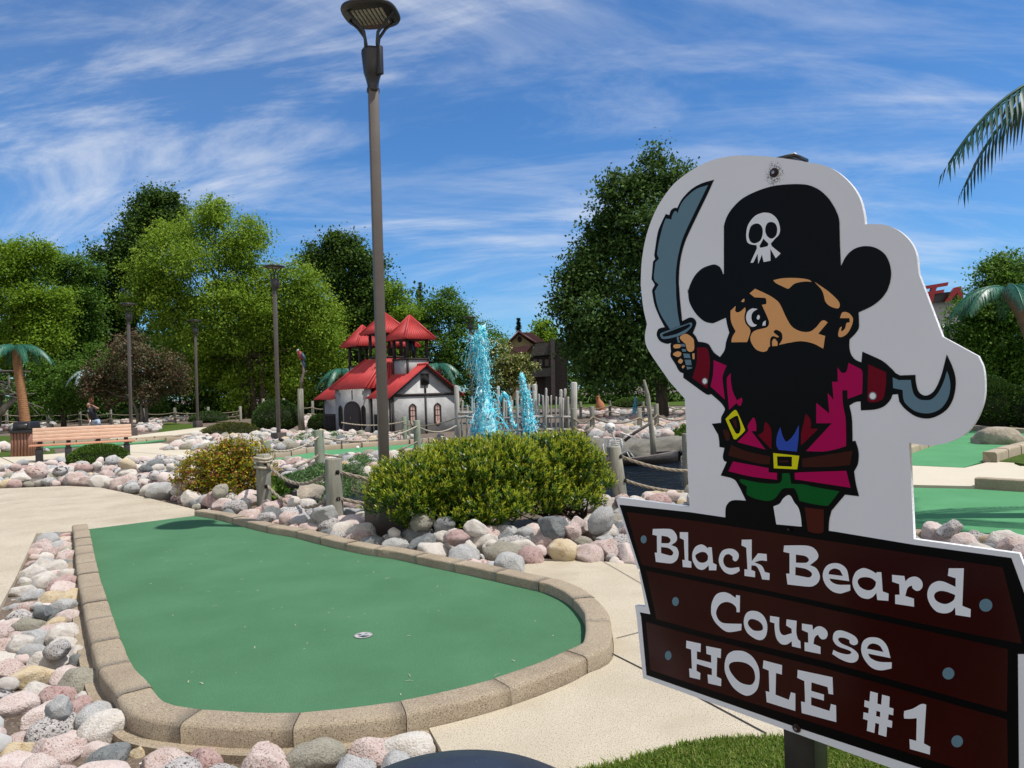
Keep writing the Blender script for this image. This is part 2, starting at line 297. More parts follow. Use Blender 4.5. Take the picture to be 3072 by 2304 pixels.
# ---- the pirate
MB().prism(trace("""A 1003,880 1030,790* 1090,690* 1200,580* 1350,500* 1530,440* 1700,418* 1860,416* 1960,432* 2060,480* 2150,560* B 370,650* 410,730* 435,810* 440,900* 445,1100* 455,1320 500,1230* 560,1160* 640,1115* 740,1100* 840,1120* 930,1180* 985,1270* 1010,1390* 1000,1490* D 985,30* 960,90* 900,170* 800,250* 650,322 655,440* 650,500* 610,560* 550,620 548,700* 565,780* 610,840* 680,875 692,755
 900,850* 1000,930* 1062,995 1110,1018 1278,1012 1285,1100* 1310,1190* 1360,1235* 1420,1235* 1490,1180* 1560,1030* 1625,785 1690,930* 1720,1040* 1722,1150* 1690,1290* 1620,1400* 1500,1475* 1390,1495* 1270,1465* 1160,1385* 1100,1310 1085,1225 1025,1230 1000,1290* 930,1360* 830,1395* 675,1405 672,1305 610,1315* 548,1352 575,1480* 582,1640* F 583,272 615,265 645,360* 652,440* 640,530* 600,605 620,740* 655,880 500,862 350,1040 325,1150* 318,1300
 E 1020,1130 1022,1020* 1040,970* 1075,935* 1130,922* 1248,928 1215,860* 1170,770* 1110,690* 968,650 1035,500 1005,485* 992,440* 1010,345 955,335 950,260* 940,200 870,78 972,68 C 975,1480* 1005,1420* 1012,1380* 960,1310* 862,1225 830,1232* 790,1215* 570,1055 555,1045 555,995 520,980* 495,950* 470,900* 420,820* 412,790* 418,750 412,690* 420,660 370,668* 300,640* 262,580* 270,520* 300,495* 350,485 290,370* 235,230* 208,80
 A 240,1525 203,1465 220,1270 243,1245 233,1200 270,960* 310,850* 360,745 400,757 415,710* 440,685* 465,675 487,680 540,580* 640,475* 750,410* 895,365 830,510 600,990* 545,1150* 515,1310* 505,1500* C 510,60* 520,200* 542,418 620,380* 665,385* 695,420* 695,460* 660,550 690,585* 720,645 790,655* 840,680* 890,760* 960,815 1010,740* 1030,640* 1063,545 1040,460* 1025,380 900,435* 860,440* 780,415* 690,330* 620,200* 608,60* A 605,1620* 625,1540* 680,1430* 760,1350* 850,1312* 910,1305* 965,1340* 997,1415 1003,1400"""), 0, sframe(.0012)).build('pirate_figure', black, sign)
def art(name, m, *shapes, off=.0017):
    if name in ('sleeve_cuff', 'cuff_button', 'buckle', 'lapel', 'belt') and len(shapes) > 1:
        for s in shapes: art(name, m, s, off=off)
        return
    b = MB()
    for s in shapes:
        if isinstance(s, list): b.prism(s, 0, sframe(off))
        else:
            q = s.split('|'); b.prism(trace(q[0]), 0, sframe(off), holes=[trace(h) for h in q[1:]])
    return b.build(name, m, sign)
art('cutlass', steel, "A 830,425 700,470* 590,560* 530,640* 490,740 478,715* 455,720* 430,770 425,805 362,795 330,880* 285,1060* 265,1190 287,1240 247,1280 232,1460* 282,1525 240,1600 C 240,90* 265,230* 310,350* 410,510 520,470 495,330* 478,150* 475,10* A 472,1500* 478,1350* 505,1180* 560,990* 690,710",
 "C 300,560* 320,545 640,432 655,450* 640,490* 560,560* 420,605* 330,615* 305,590* | C 325,570* 345,555 620,450 635,465* 600,500* 480,560* 340,590*", "C 485,590 505,590 508,625 485,625", "C 490,628 512,628 520,655 495,655", "C 525,670 572,672 578,700 532,700", "C 540,725 585,728 590,755 545,755", "C 555,775 625,780 635,828 565,825", "C 570,845 640,845 648,905 585,905", "C 590,920 655,928 652,940 600,955")
art('hook', steel, "D 1028,1040 1095,1070 1228,1068 1240,1150* 1265,1230* 1320,1280* 1390,1292* 1460,1280* 1530,1210* 1590,1090* 1628,968 1655,1050* 1665,1150* 1640,1270* 1570,1375* 1480,1425* 1390,1438* 1280,1415* 1190,1350* 1148,1285* 1138,1180 1032,1158")
art('hand', skin, "C 520,610* 525,585* 560,565* 600,562* 660,605* 675,650* 675,730* 640,758* 600,740* 580,670 545,640*", "C 445,695* 460,677* 520,675* 528,695* 515,715* 460,718*", "C 442,780* 490,752* 530,765* 530,795* 500,815* 460,802*", "C 498,860* 525,832* 552,858* 530,888* 505,878*", "C 540,920* 560,907* 572,918* 550,942*", "C 655,778 680,772 680,838 660,838")
art('sleeve_cuff', dred, "C 708,710 790,710* 825,730* 848,830* 848,950* 820,1165 655,1045 690,940* 706,850*", "D 758,895 955,985 955,1100* 935,1240* 905,1290* 830,1315* 770,1312* 750,1290* 752,1080*")
art('cuff_button', mat('vinyl_grey', (.22, .22, .22), rough=.3), ell('C', 795, 1082, 33, 38), ell('D', 808, 1245, 44, 46), off=.002)
art('cuff_button', lw, ell('C', 795, 1082, 23, 28), ell('D', 808, 1245, 32, 34), off=.0023)
art('coat', mag, "C 892,848 1035,910 1000,1000* 990,1060* 1015,1285 858,1140 885,1000*", "C 1082,992 1082,1080* 1105,1200* 1150,1295 1200,1262 1210,1300* 1190,1355 1165,1350 1145,1322 1062,1400 1037,1060*",
 "D 540,880 640,930* 690,970* 695,1080* 690,1220 530,1278 527,1182 470,1182 478,1340* 505,1480* 512,1640* F 513,325 400,360* 280,383* 180,385* 70,380 355,72 183,72 D 183,1322 327,1440 308,1212 375,1288 358,1088 420,1090 418,928 460,985* 490,990* 520,970*",
 "E 1325,10 1345,20* 1362,90* 1365,158 1308,160 1465,362 1300,320* 1152,280 1270,160* 1268,100*", "E 1105,495 1500,568 1500,615 1592,620 1592,697 1300,660* 1055,602", "E 1788,622 F 0,615 515,598 562,785 0,700 E 1790,692")
art('lapel', dred, "D 65,1440 110,1490* 125,1550* 120,1605 205,1610 F 15,318 15,200* D 20,1640* 45,1540*", "E 1465,55 1500,90* 1530,160* 1530,360 1380,205 1440,165* 1450,100*")
art('shirt', blu, "E 1628,112 1650,200* 1685,270* 1710,270* 1770,210* 1835,90 1830,240* 1812,385 1610,368 1585,310* 1592,210*")
art('face', skin, "C 1350,60 1500,130* 1590,190* 1630,240* 1700,390* 1760,480* 1850,530* 1950,535* 2020,490* 2080,420* 2115,410* 2153,432 2048,558 2125,582 2103,722 1990,665* 1860,640* 1740,655* 1615,680 1510,700* 1480,745* 1430,757* 1360,730* 1310,660* 1298,600* 1320,545* 1370,515* 1470,490* 1500,460* 1500,410* 1425,238 1472,230 1475,200* 1465,165* 1430,160* 1345,155 1288,112",
 "C 1078,305 1135,250 1130,300 1140,318* 1180,315* 1240,265 1245,300* 1232,370* 1245,440* 1290,500* 1297,540* 1280,600* 1262,650 1088,652 1095,600* 1135,530 1100,465* 1080,400*", "C 1195,205 1215,175* 1235,172 1228,208",
 "A 1550,1478 1640,1458* 1760,1452* 1880,1460* 1950,1475* 1978,1495 1900,1492* 1800,1510* 1750,1545* 1725,1568* 1700,1568* 1650,1545* 1580,1510*", "B 165,1498 D 240,35* 330,100* 410,175* 440,220* 440,260* 415,278* 340,255* 285,205* 265,130* 240,70*")
art('ear', skin, "D 445,385 465,330* 500,316* 550,335* 585,380* 588,420* 570,480* 530,550* 480,588* 440,594* 425,570* 440,500* 465,475 460,530* 500,500* 518,440* 553,432 550,385")
art('nostril', black, "C 1515,700 1518,620* 1545,585* 1600,600 1615,590 1560,545* 1560,525* 1590,515* 1640,545* 1652,600* 1640,640* 1612,682 1560,700", off=.002)
art('nostril', skin, "C 1540,695 1540,640* 1565,612* 1598,650* 1598,692", off=.0023)
art('eye', lw, "C 1378,285 1320,278* 1270,310* 1250,370* 1262,430* 1300,475* 1345,478* 1370,460 1330,440* 1308,380* 1325,320*", "C 1370,372* 1385,350* 1400,360* 1400,385* 1385,402* 1370,392*", "C 1430,468 1465,468 1468,410 1440,430*")
art('buckle', yel, "C 1022,1500 1110,1410* 1145,1408* 1240,1620 E 1225,170* 1140,250 1115,248 | C 1058,1510 1130,1468 1160,1470* 1190,1590* E 1180,170* 1160,188* 1135,180*", "E 1550,402 1838,432 1815,582 1557,570 | E 1592,438 1757,442 1757,552 1597,545")
art('belt', bel, "E 1085,310 1250,380* 1518,440 1515,525 1400,520* 1200,470* 1050,430", "F 25,465 585,375 555,535 300,555* 30,558", "E 1615,485 1720,482 1720,505 1618,505", "E 990,150 1030,140* 1065,180* 1070,255 1030,262*", "C 1095,1515 1140,1500 1150,1590* E 1140,130")
art('trousers', grn, "E 1650,625 1730,625 1750,742 1900,750* F 150,775* 440,825 330,965* E 2140,985* 1990,965* 1840,930 1820,860* 1785,790 1680,790* 1640,810* 1590,880* 1540,920* 1470,930* 1350,905* 1265,865* 1255,840 1260,770 1200,735* 1178,705* 1195,690* 1400,730* 1580,740* 1640,715*")
art('leg_gap', white, "E 1712,868* 1745,880* 1785,950* 1830,1010* 1855,1110* 1865,1215 1585,1190 1552,992 1620,962* 1660,905*")
art('boot', vin('boot_brown', (.075, .014, .008)), "F 55,998 165,1018 265,1025 265,1270 230,1290* 160,1285* 90,1265 70,1120*")
art('skull_emblem', lw, "A 1460,730* 1530,745* 1595,805* 1625,900* 1615,970* 1570,1020* 1525,1070 1535,1100* 1632,1182 1578,1235 1518,1130 1520,1262 1445,1277 1425,1195 1385,1298 1378,1185 1330,1283 1298,1285 1370,1125 1365,1090 1300,1080* 1262,1050* 1252,960* 1275,860* 1340,775* 1400,742* | A 1370,850* 1420,880* 1435,950* 1410,1035* 1345,1070* 1295,1045* 1278,975* 1305,880* | A 1525,833* 1575,855* 1595,915* 1580,985* 1530,1018* 1480,985* 1462,920* 1480,855* | A 1442,1018 1498,1075 1488,1102 1410,1120 1398,1100")
# soot round the top bolt, bolts, post
b = MB(); rr = random.Random(3)
cu, cv = onsign(1900+1560*.27125, 440+295*.27125)
for i in range(420):
    a = rr.uniform(0, 6.283); q = .012+abs(rr.gauss(0, .011)); s = rr.uniform(.0003, .0011)*(1 if q < .03 else .6)
    u, v = cu+math.cos(a)*q*.9, cv+math.sin(a)*q*1.15-.002; b.prism([(u-s, v-s*.6), (u+s, v-s*.4), (u+s*.5, v+s), (u-s*.7, v+s*.8)], 0, sframe(.0005))
b.build('soot_mark', mat('soot', (.02, .017, .015), rough=.8), sign)
steelm = mat('bolt_steel', (.35, .35, .36), rough=.3, metal=.9); rust = mat('washer_dark', (.025, .012, .010), (.05, .02, .014), 80, rough=.6)
for (c, x, y, s) in (('A', 1560, 290, 1.), ('G', 1985, 395, .75), ('J', 1882, 1232, .9)):
    u, v = onsign(CROP[c][0]+x*.27125, CROP[c][1]+y*.27125); b = MB()
    def disc(r, o0, o1, mi): b.prism([(u+r*math.cos(i*math.pi/12), v+r*math.sin(i*math.pi/12)) for i in range(24)], mi, sframe(o1), o1-o0)
    disc(.0125*s, 0, .003, 1); disc(.0075*s, .0032, .007, 1); disc(.0042*s, .0072, .009, 0)
    b.build('bolt', [steelm, rust] if c != 'G' else [postm, black], sign)
PW = .086; pc = PB-SN*(.017+PW/2)+SU*.0
rotm = np.array([[SU.x, -SN.x, 0], [SU.y, -SN.y, 0], [0, 0, 1]])
topz = onsign(2358, 492)[1]+.022
MB().box((pc.x, pc.y, topz/2), (PW, PW, topz), 0, rotm).build('post', postm, sign, bevel=.004)
MB().box((pc.x, pc.y, topz+.004), (PW*1.03, PW*1.03, .008), 0, rotm).build('post_cap', postm, sign)
# ================================================================== GROUND
POND = [(-3.5, 11.7), (-2.7, 13.4), (-2.3, 15.5), (-2.8, 18), (-3, 22.6), (2.0, 22.6), (2.3, 19.6), (5.2, 18.4), (5.6, 15), (5.2, 11.4), (3.5, 9.9), (1.6, 9.4), (-.5, 9.3), (-1.6, 9.2), (-2.3, 9.6), (-3.0, 10.5)]
POND = smooth2(POND, 4, True)
def sdist(P, x, y):
    """distance to polygon P, negative inside (numpy)"""
    x = np.asarray(x, float); y = np.asarray(y, float); d = np.full(x.shape, 1e9); ins = np.zeros(x.shape, bool)
    for i in range(len(P)):
        ax, ay = P[i]; bx, by = P[(i+1) % len(P)]; ex, ey = bx-ax, by-ay
        t = np.clip(((x-ax)*ex+(y-ay)*ey)/(ex*ex+ey*ey+1e-12), 0, 1)
        d = np.minimum(d, np.hypot(x-ax-t*ex, y-ay-t*ey))
        c = ((ay > y) != (by > y)) & (x < (bx-ax)*(y-ay)/((by-ay) if abs(by-ay) > 1e-12 else 1e-12)+ax); ins ^= c
    return np.where(ins, -d, d)
WATER_Z = -.3
def gh(x, y):
    d = sdist(POND, np.atleast_1d(x), np.atleast_1d(y)); t = np.clip((.35-d)/1.1, 0, 1); t = t*t*(3-2*t)
    return -t*.85
def axis(a, b, s, far):
    m = list(np.arange(a, b, s)); o = []; v = s
    q = b
    while q < far: o.append(q); v *= 1.35; q += v
    o.append(far); n = []; v = s; q = a-s
    while q > -far: n.append(q); v *= 1.35; q -= v
    n.append(-far); return np.array(n[::-1]+m+o)
gx = axis(-9, 9, .22, 900); gy = axis(-2, 27, .22, 1500)
XX, YY = np.meshgrid(gx, gy); ZZ = gh(XX.ravel(), YY.ravel()).reshape(XX.shape)
nz_ = np.array([[noise.noise(Vector((x*.6, y*.6, 3))) for x in gx] for y in gy])
ZZ = ZZ+nz_*.02-.03
soil = mat('soil', (.085, .06, .042), (.15, .115, .085), 3.5, rough=.95, bump=.5, bscale=30, speck=((.22, .17, .12), 60, .55, .62))
b = MB(); ny, nx = XX.shape; ii = np.arange(ny*nx).reshape(ny, nx)
b.add(np.stack([XX.ravel(), YY.ravel(), ZZ.ravel()], 1), np.stack([ii[:-1, :-1], ii[:-1, 1:], ii[1:, 1:], ii[1:, :-1]], -1).reshape(-1, 4).tolist())
tag(b.build('ground', soil, smooth=True), kind='structure')
def flat(z): return lambda u, v, w_: Vector((u, v, z+w_))
def sheet(name, poly, z, m, thick=.02):
    return tag(MB().prism([tuple(p) for p in poly], 0, flat(z), thick).build(name, m), kind='structure')
conc = mat('concrete_path', (.53, .465, .35), (.45, .39, .285), 1.6, rough=.85, bump=.25, bscale=260, speck=((.19, .145, .095), 170, .55, .62), speck2=((.36, .30, .21), 1.4, .52, .75), detail=8)
conc2 = mat('concrete_plaza', (.58, .52, .40), (.53, .47, .355), .8, rough=.85, bump=.15, bscale=160, speck=((.36, .30, .21), 120, .55, .7), detail=8)
turf = mat('carpet_green', (.094, .222, .118), (.074, .184, .093), 1.5, rough=.95, bump=.6, bscale=300, spec=.08, speck=((.06, .17, .078), 380, .52, .66), speck2=((.15, .32, .185), 300, .62, .7), detail=7)
turf2 = mat('carpet_green_far', (.10, .29, .135), (.085, .255, .115), 1.4, rough=.95, bump=.4, bscale=300, spec=.08, speck=((.11, .30, .15), 240, .58, .68), detail=7)
grassm = mat('lawn_green', (.055, .095, .014), (.085, .125, .024), 2.5, rough=.95, bump=.8, bscale=90, spec=.1, speck=((.03, .06, .008), 40, .5, .65))
darkj = mat('joint_dark', (.03, .026, .02), rough=.95)
kerbm = mat('kerb_concrete', (.40, .325, .225), (.31, .245, .165), 2.2, rough=.9, bump=.5, bscale=330, speck=((.50, .42, .31), 150, .54, .64), speck2=((.11, .075, .045), 170, .54, .64), detail=8)
kerbf = mat('kerb_concrete_far', (.40, .33, .235), (.33, .265, .185), 2.2, rough=.9, bump=.3, bscale=120, speck=((.25, .2, .14), 90, .56, .7))

# ---- the near green
KH = .092
inner_far = [(583, 1548), (645, 1558), (695, 1571), (750, 1586), (815, 1602), (887, 1614), (1000, 1644), (1098, 1665), (1191, 1679), (1285, 1700), (1407, 1726), (1541, 1757), (1631, 1779), (1704, 1814), (1745, 1858), (1756, 1895)]
inner_near = [(1748, 1930), (1696, 1953), (1623, 1987), (1493, 2032), (1370, 2066), (1226, 2097), (1063, 2121), (911, 2135), (790, 2138), (654, 2130), (545, 2119), (490, 2101)]
inner_left = [(444, 2078), (403, 2034), (376, 1977), (349, 1907), (327, 1836), (302, 1754), (283, 1672), (263, 1586)]
kin = smooth2([g(*p, .02) for p in inner_far]+[g(p[0], p[1], KH*.93) for p in inner_near]+[g(p[0], p[1], .03) for p in inner_left], 5)
def offset(P, d):
    out = []
    for i, p in enumerate(P):
        a = Vector(P[max(0, i-1)]); c = Vector(P[min(len(P)-1, i+1)]); t = (c-a).normalized(); out.append((p[0]+t.y*d, p[1]-t.x*d))
    return out
def arclen(P): return np.concatenate([[0], np.cumsum([math.dist(P[i], P[i+1]) for i in range(len(P)-1)])])
def kerb(name, P, width, h, m, bl=.42, side=-1, z0=-.05, gap=.012, seed=0, jit=.004):
    """row of cast kerb blocks along P (its inner edge); width to the left (side -1) or right"""
    rr = random.Random(seed); P = [tuple(p[:2]) for p in P]; S = arclen(P); T = S[-1]; nb = max(1, round(T/bl)); b = MB()
    PX = np.array([p[0] for p in P]); PY = np.array([p[1] for p in P])
    # two loose offsets rather than exact repeats
    cuts = [T*i/nb+(rr.uniform(-.05, .05) if 0 < i < nb else 0) for i in range(nb+1)]
    prof = [(0, z0), (0, h*.9), (.006, h*.98), (.022, h), (width-.03, h), (width-.01, h*.95), (width, h*.80), (width, z0)]
    for i in range(nb):
        a, c = cuts[i]+gap/2, cuts[i+1]-gap/2; k = max(2, int((c-a)/.07)+1); ss = np.linspace(a, c, k); dz = rr.uniform(-jit, jit); dx = rr.uniform(-jit, jit)*1.2; vs = []
        for q, s_ in enumerate(ss):
            x, y = np.interp(s_, S, PX), np.interp(s_, S, PY); x1, y1 = np.interp(s_+.05, S, PX), np.interp(s_+.05, S, PY); x0, y0 = np.interp(s_-.05, S, PX), np.interp(s_-.05, S, PY)
            t = Vector((x1-x0, y1-y0)).normalized(); nrm = Vector((t.y, -t.x))*side
            e = .002 if q in (0, k-1) else 0
            for (u, z) in prof:
                nn = noise.noise(Vector((x*9+seed, y*9, z*30)))*.004
                vs.append((x+nrm.x*(u+dx+nn), y+nrm.y*(u+dx+nn), z+dz-(e if z > 0 else 0)+nn*.6))
        n = len(prof); fs = [(q*n+j, q*n+j+1, (q+1)*n+j+1, (q+1)*n+j) for q in range(k-1) for j in range(n-1)]
        fs += [tuple(range(n)), tuple((k-1)*n+j for j in range(n))[::-1]]
        b.add(vs, fs[:] if side == 1 else [f[::-1] for f in fs])
    return tag(b.build(name, m), kind='structure')
kout = offset(kin, -.158)
cf = Vector(kin[0])-Vector(kin[1]);
kerb('kerb', kin, .15, KH, kerbm, .47, -1, seed=2, gap=.003, jit=.003)
car = offset(kin, -.03)
carpet = sheet('putting_green', car, .022, turf, .03)
# concrete slab under the kerb
sheet('kerb_footing', offset(kin, -.21)+offset(kin, .0)[::-1], .004, kerbm, .06)
# paths
A = gl([(0, 1468), (202, 1460), (300, 1465), (381, 1482), (463, 1501), (583, 1531)])+[tuple(car[0]), tuple(car[-1])]+gl([(213, 1598), (109, 1604), (44, 1745), (0, 1825)])+[(-3.4, 3.6), (-8, 3.6), (-13, 8), (-14, 11.5), (-9, 11.2)]
sheet('path', A, .014, conc, .06)
i0 = min(range(len(kout)), key=lambda i: math.dist(kout[i], g(1537, 1702))); i1 = min(range(len(kout)), key=lambda i: math.dist(kout[i], g(1276, 2190)))
Cp = kout[i0:i1+1]+gl([(1320, 2251), (1400, 2420)])+[(.15, 1.6), (3.5, 1.2), (6.5, 3.5), (6.2, 5.0)]+gl([(2500, 1720), (2200, 1712), (1900, 1697), (1773, 1685), (1647, 1683)])
sheet('path', Cp, .012, conc, .06)
def strip(pts, wd, z, name='path_joint'):
    P = [Vector(p) for p in pts]; b = MB()
    for a, c in zip(P, P[1:]):
        n_ = Vector((-(c-a).y, (c-a).x)).normalized()*wd/2; b.add([(a.x-n_.x, a.y-n_.y, z), (c.x-n_.x, c.y-n_.y, z), (c.x+n_.x, c.y+n_.y, z), (a.x+n_.x, a.y+n_.y, z)], [(0, 1, 2, 3)])
    tag(b.build(name, darkj), kind='structure')
strip(gl([(1826, 1963), (2068, 2086), (2300, 2211)]), .009, .016)
strip(gl([(1850, 1922), (1912, 1906), (2000, 1880), (2150, 1835)]), .006, .0162)
strip(gl([(-200, 1534), (0, 1518), (240, 1499), (420, 1489)]), .006, .018); strip(gl([(-300, 1640), (-60, 1604), (110, 1580), (262, 1560), (560, 1522)]), .005, .0183); strip(gl([(2093, 1900), (1930, 1760), (1800, 1684)]), .005, .0165) 
# plaza with the bench
PZ = gl([(-500, 1432), (0, 1415), (120, 1405), (358, 1391), (547, 1381), (610, 1353), (560, 1338), (480, 1330), (399, 1335), (168, 1362), (0, 1373), (-400, 1392)])
sheet('plaza', PZ, .010, conc2, .05)
strip(gl([(0, 1372), (66, 1402)]), .02, .014); strip(gl([(160, 1363), (420, 1340)]), .02, .0142); strip(gl([(300, 1350), (560, 1370)]), .02, .0144)
sheet('path', gl([(330, 1325), (412, 1323), (470, 1315), (600, 1295), (700, 1283), (690, 1278), (600, 1283), (412, 1306), (330, 1312)]), .011, conc2, .05)
# greens further off
M_ = gl([(640, 1398), (812, 1392), (880, 1386), (950, 1381), (1134, 1361), (1260, 1348), (1330, 1334), (1250, 1333), (1134, 1341), (974, 1353), (812, 1380), (660, 1392)])
sheet('putting_green', M_, .018, turf2, .04)
kerb('kerb', gl([(650, 1389), (812, 1377), (974, 1350), (1134, 1338), (1250, 1330), (1340, 1322)]), .16, .12, kerbf, .7, -1, seed=5, gap=.03)
kerb('kerb', gl([(700, 1399), (812, 1394), (950, 1383), (1134, 1363), (1262, 1349)]), .16, .07, kerbf, .7, 1, seed=6, gap=.03)
LF = gl([(-300, 1370), (60, 1349), (420, 1331), (520, 1318), (500, 1314), (400, 1322), (54, 1336), (-300, 1352)])
sheet('putting_green', LF, .018, turf2, .04)
kerb('kerb', gl([(-300, 1350), (54, 1335), (400, 1321), (520, 1312)]), .16, .09, kerbf, .7, -1, seed=7, gap=.03)
sheet('putting_green', gl([(515, 1340), (545, 1334), (600, 1338), (560, 1346)]), .018, turf2, .04)
kerb('kerb', gl([(395, 1330), (470, 1322), (560, 1318)]), .16, .09, kerbf, .7, -1, seed=8, gap=.03)
R1 = gl([(2500, 1584), (2744, 1590), (2900, 1601), (3072, 1612), (3400, 1634), (3400, 1500), (3072, 1479), (2923, 1471), (2744, 1467), (2500, 1462)])
sheet('putting_green', R1, .018, turf2, .04)
kerb('kerb', gl([(2500, 1586), (2744, 1592), (2900, 1603), (3072, 1614), (3400, 1636)], .07), .15, .09, kerbm, .6, 1, seed=9)
RC = gl([(2500, 1461), (2744, 1466), (2923, 1470), (3072, 1477), (3400, 1498), (3400, 1408), (3060, 1408), (3040, 1400), (3072, 1388), (2970, 1394), (2894, 1413), (2736, 1406), (2500, 1400)])
sheet('path', RC, .05, conc2, .1)
kerb('kerb', gl([(2923, 1470), (2975, 1474), (3072, 1480), (3400, 1500)]), .16, .16, kerbm, .8, -1, seed=10)
R2 = gl([(2500, 1400), (2736, 1406), (2894, 1413), (2955, 1392), (3072, 1352), (3400, 1325), (3400, 1302), (3072, 1302), (2956, 1297), (2908, 1291), (2860, 1305), (2735, 1361), (2600, 1385)])
sheet('putting_green', R2, .055, turf2, .08)
kerb('kerb', gl([(2600, 1385), (2735, 1361), (2800, 1338), (2870, 1302), (2908, 1290), (2956, 1296), (3072, 1301), (3400, 1301)], .05), .2, .17, kerbf, .8, -1, seed=11, gap=.03)
kerb('kerb', gl([(2947, 1386), (3000, 1369), (3072, 1350), (3300, 1322)], .05), .2, .22, kerbf, .75, 1, seed=12, gap=.03)
sheet('lawn', gl([(2990, 1394), (3072, 1368), (3400, 1340), (3400, 1420), (3075, 1404), (3045, 1398)]), .06, grassm, .08)
# lawns
GR = gl([(1700, 2365), (1880, 2322), (1948, 2303), (2043, 2274), (2124, 2260), (2233, 2249), (2363, 2247), (2600, 2258), (2900, 2292), (3200, 2360)])+[(2.6, 1.9), (2.4, .9), (.7, 1.2), (.25, 1.9)]
sheet('lawn', GR, .030, grassm, .05)
for q in ([(-300, 1337), (0, 1328), (52, 1326), (160, 1324), (165, 1308), (0, 1308), (-300, 1310)], [(-300, 1392), (0, 1372), (168, 1361), (160, 1346), (0, 1352), (-300, 1368)], [(470, 1308), (590, 1290), (600, 1274), (500, 1268), (480, 1280)],
          [(640, 1262), (1000, 1232), (1400, 1215), (1400, 1205), (900, 1206), (300, 1222), (-200, 1240), (-200, 1262), (300, 1250)], [(1400, 1230), (2100, 1215), (2800, 1170), (2800, 1150), (1400, 1200)]):
    sheet('lawn', gl(q), .004, grassm, .03)
sheet('lawn', [(6.6, 20.5), (30, 20), (60, 34), (70, 58), (8, 44), (6.2, 30)], .004, grassm, .03)
# pond
wm_ = bpy.data.materials.new('pond_water'); wm_.use_nodes = True; n = wm_.node_tree.nodes; l = wm_.node_tree.links; p = n['Principled BSDF']
p.inputs['Base Color'].default_value = (.004, .009, .016, 1); p.inputs['Roughness'].default_value = .06; p.inputs['IOR'].default_value = 1.33
t1 = n.new('ShaderNodeTexNoise'); t1.inputs['Scale'].default_value = 3.2; t1.inputs['Detail'].default_value = 5; t1.inputs['Roughness'].default_value = .62; t1.inputs['Distortion'].default_value = .6
tcw = n.new('ShaderNodeTexCoord'); l.new(tcw.outputs['Object'], t1.inputs['Vector']); bw = n.new('ShaderNodeBump'); bw.inputs['Strength'].default_value = .9; bw.inputs['Distance'].default_value = .12
l.new(t1.outputs[0], bw.inputs['Height']); l.new(bw.outputs[0], p.inputs['Normal'])
big = [(x*1.0, y) for x, y in smooth2([(-4.4, 12.0), (-3.2, 14), (-3.2, 18), (-3.6, 23.3), (2.6, 23.3), (3.0, 20.2), (6.0, 19), (6.3, 15), (5.9, 11.0), (3.6, 9.3), (1.5, 8.9), (-.5, 8.8), (-1.6, 8.7), (-2.5, 9.0), (-3.4, 10.2)], 3, True)]
sheet('pond_water', big, WATER_Z, wm_, .0)
# grass clippings on the near green
b = MB(); rr = random.Random(5)
ins = lambda P, x, y: sdist(P, [x], [y])[0] < 0
for i in range(150):
    x, y = rr.uniform(-3.4, 1.2), rr.uniform(3, 8)
    if not ins(offset(kin, .12), x, y): continue
    a = rr.uniform(0, 3.14); L = rr.uniform(.004, .022); wd = rr.uniform(.0012, .003); bend = rr.uniform(-.4, .4)
    c, s = math.cos(a)*L, math.sin(a)*L; nx_, ny_ = -math.sin(a)*wd, math.cos(a)*wd; m0 = (x+nx_*3*bend, y+ny_*3*bend)
    b.add([(x-c-nx_, y-s-ny_, .0255), (m0[0]-nx_, m0[1]-ny_, .029), (m0[0]+nx_, m0[1]+ny_, .029), (x-c+nx_, y-s+ny_, .0255), (x+c-nx_, y+s-ny_, .0255), (x+c+nx_, y+s+ny_, .0255)], [(0, 1, 2, 3), (1, 4, 5, 2)])
tag(b.build('grass_clippings', mat('clipping', (.45, .45, .32), (.3, .33, .16), 9, rough=.9)), 'pale dry grass clippings scattered over the near green', 'clippings', kind='stuff')
# the cup
cx, cy = g(1090, 1907, .022); cup = thing('golf_cup', (cx, cy, .022), 'white lined golf cup sunk in the near green', 'golf hole')
k = 28; ring = lambda r, z: [(cx+r*math.cos(2*math.pi*i/k), cy+r*math.sin(2*math.pi*i/k), z) for i in range(k)]
MB().add(ring(.056, .0262)+ring(.050, .0266), [(i, (i+1) % k, k+(i+1) % k, k+i) for i in range(k)]).build('rim', mat('cup_rim', (.12, .11, .09), (.3, .3, .27), 60, rough=.7), cup)
MB().add(ring(.050, .0264)+ring(.034, .0242), [(i, (i+1) % k, k+(i+1) % k, k+i) for i in range(k)]).build('lining', mat('cup_white', (.55, .55, .55), (.2, .2, .19), 25, rough=.5), cup)
MB().add(ring(.034, .0243), [tuple(range(k))]).build('well', mat('cup_well', (.33, .34, .34), (.02, .02, .02), 22, rough=.6, lo=.48, hi=.53), cup)

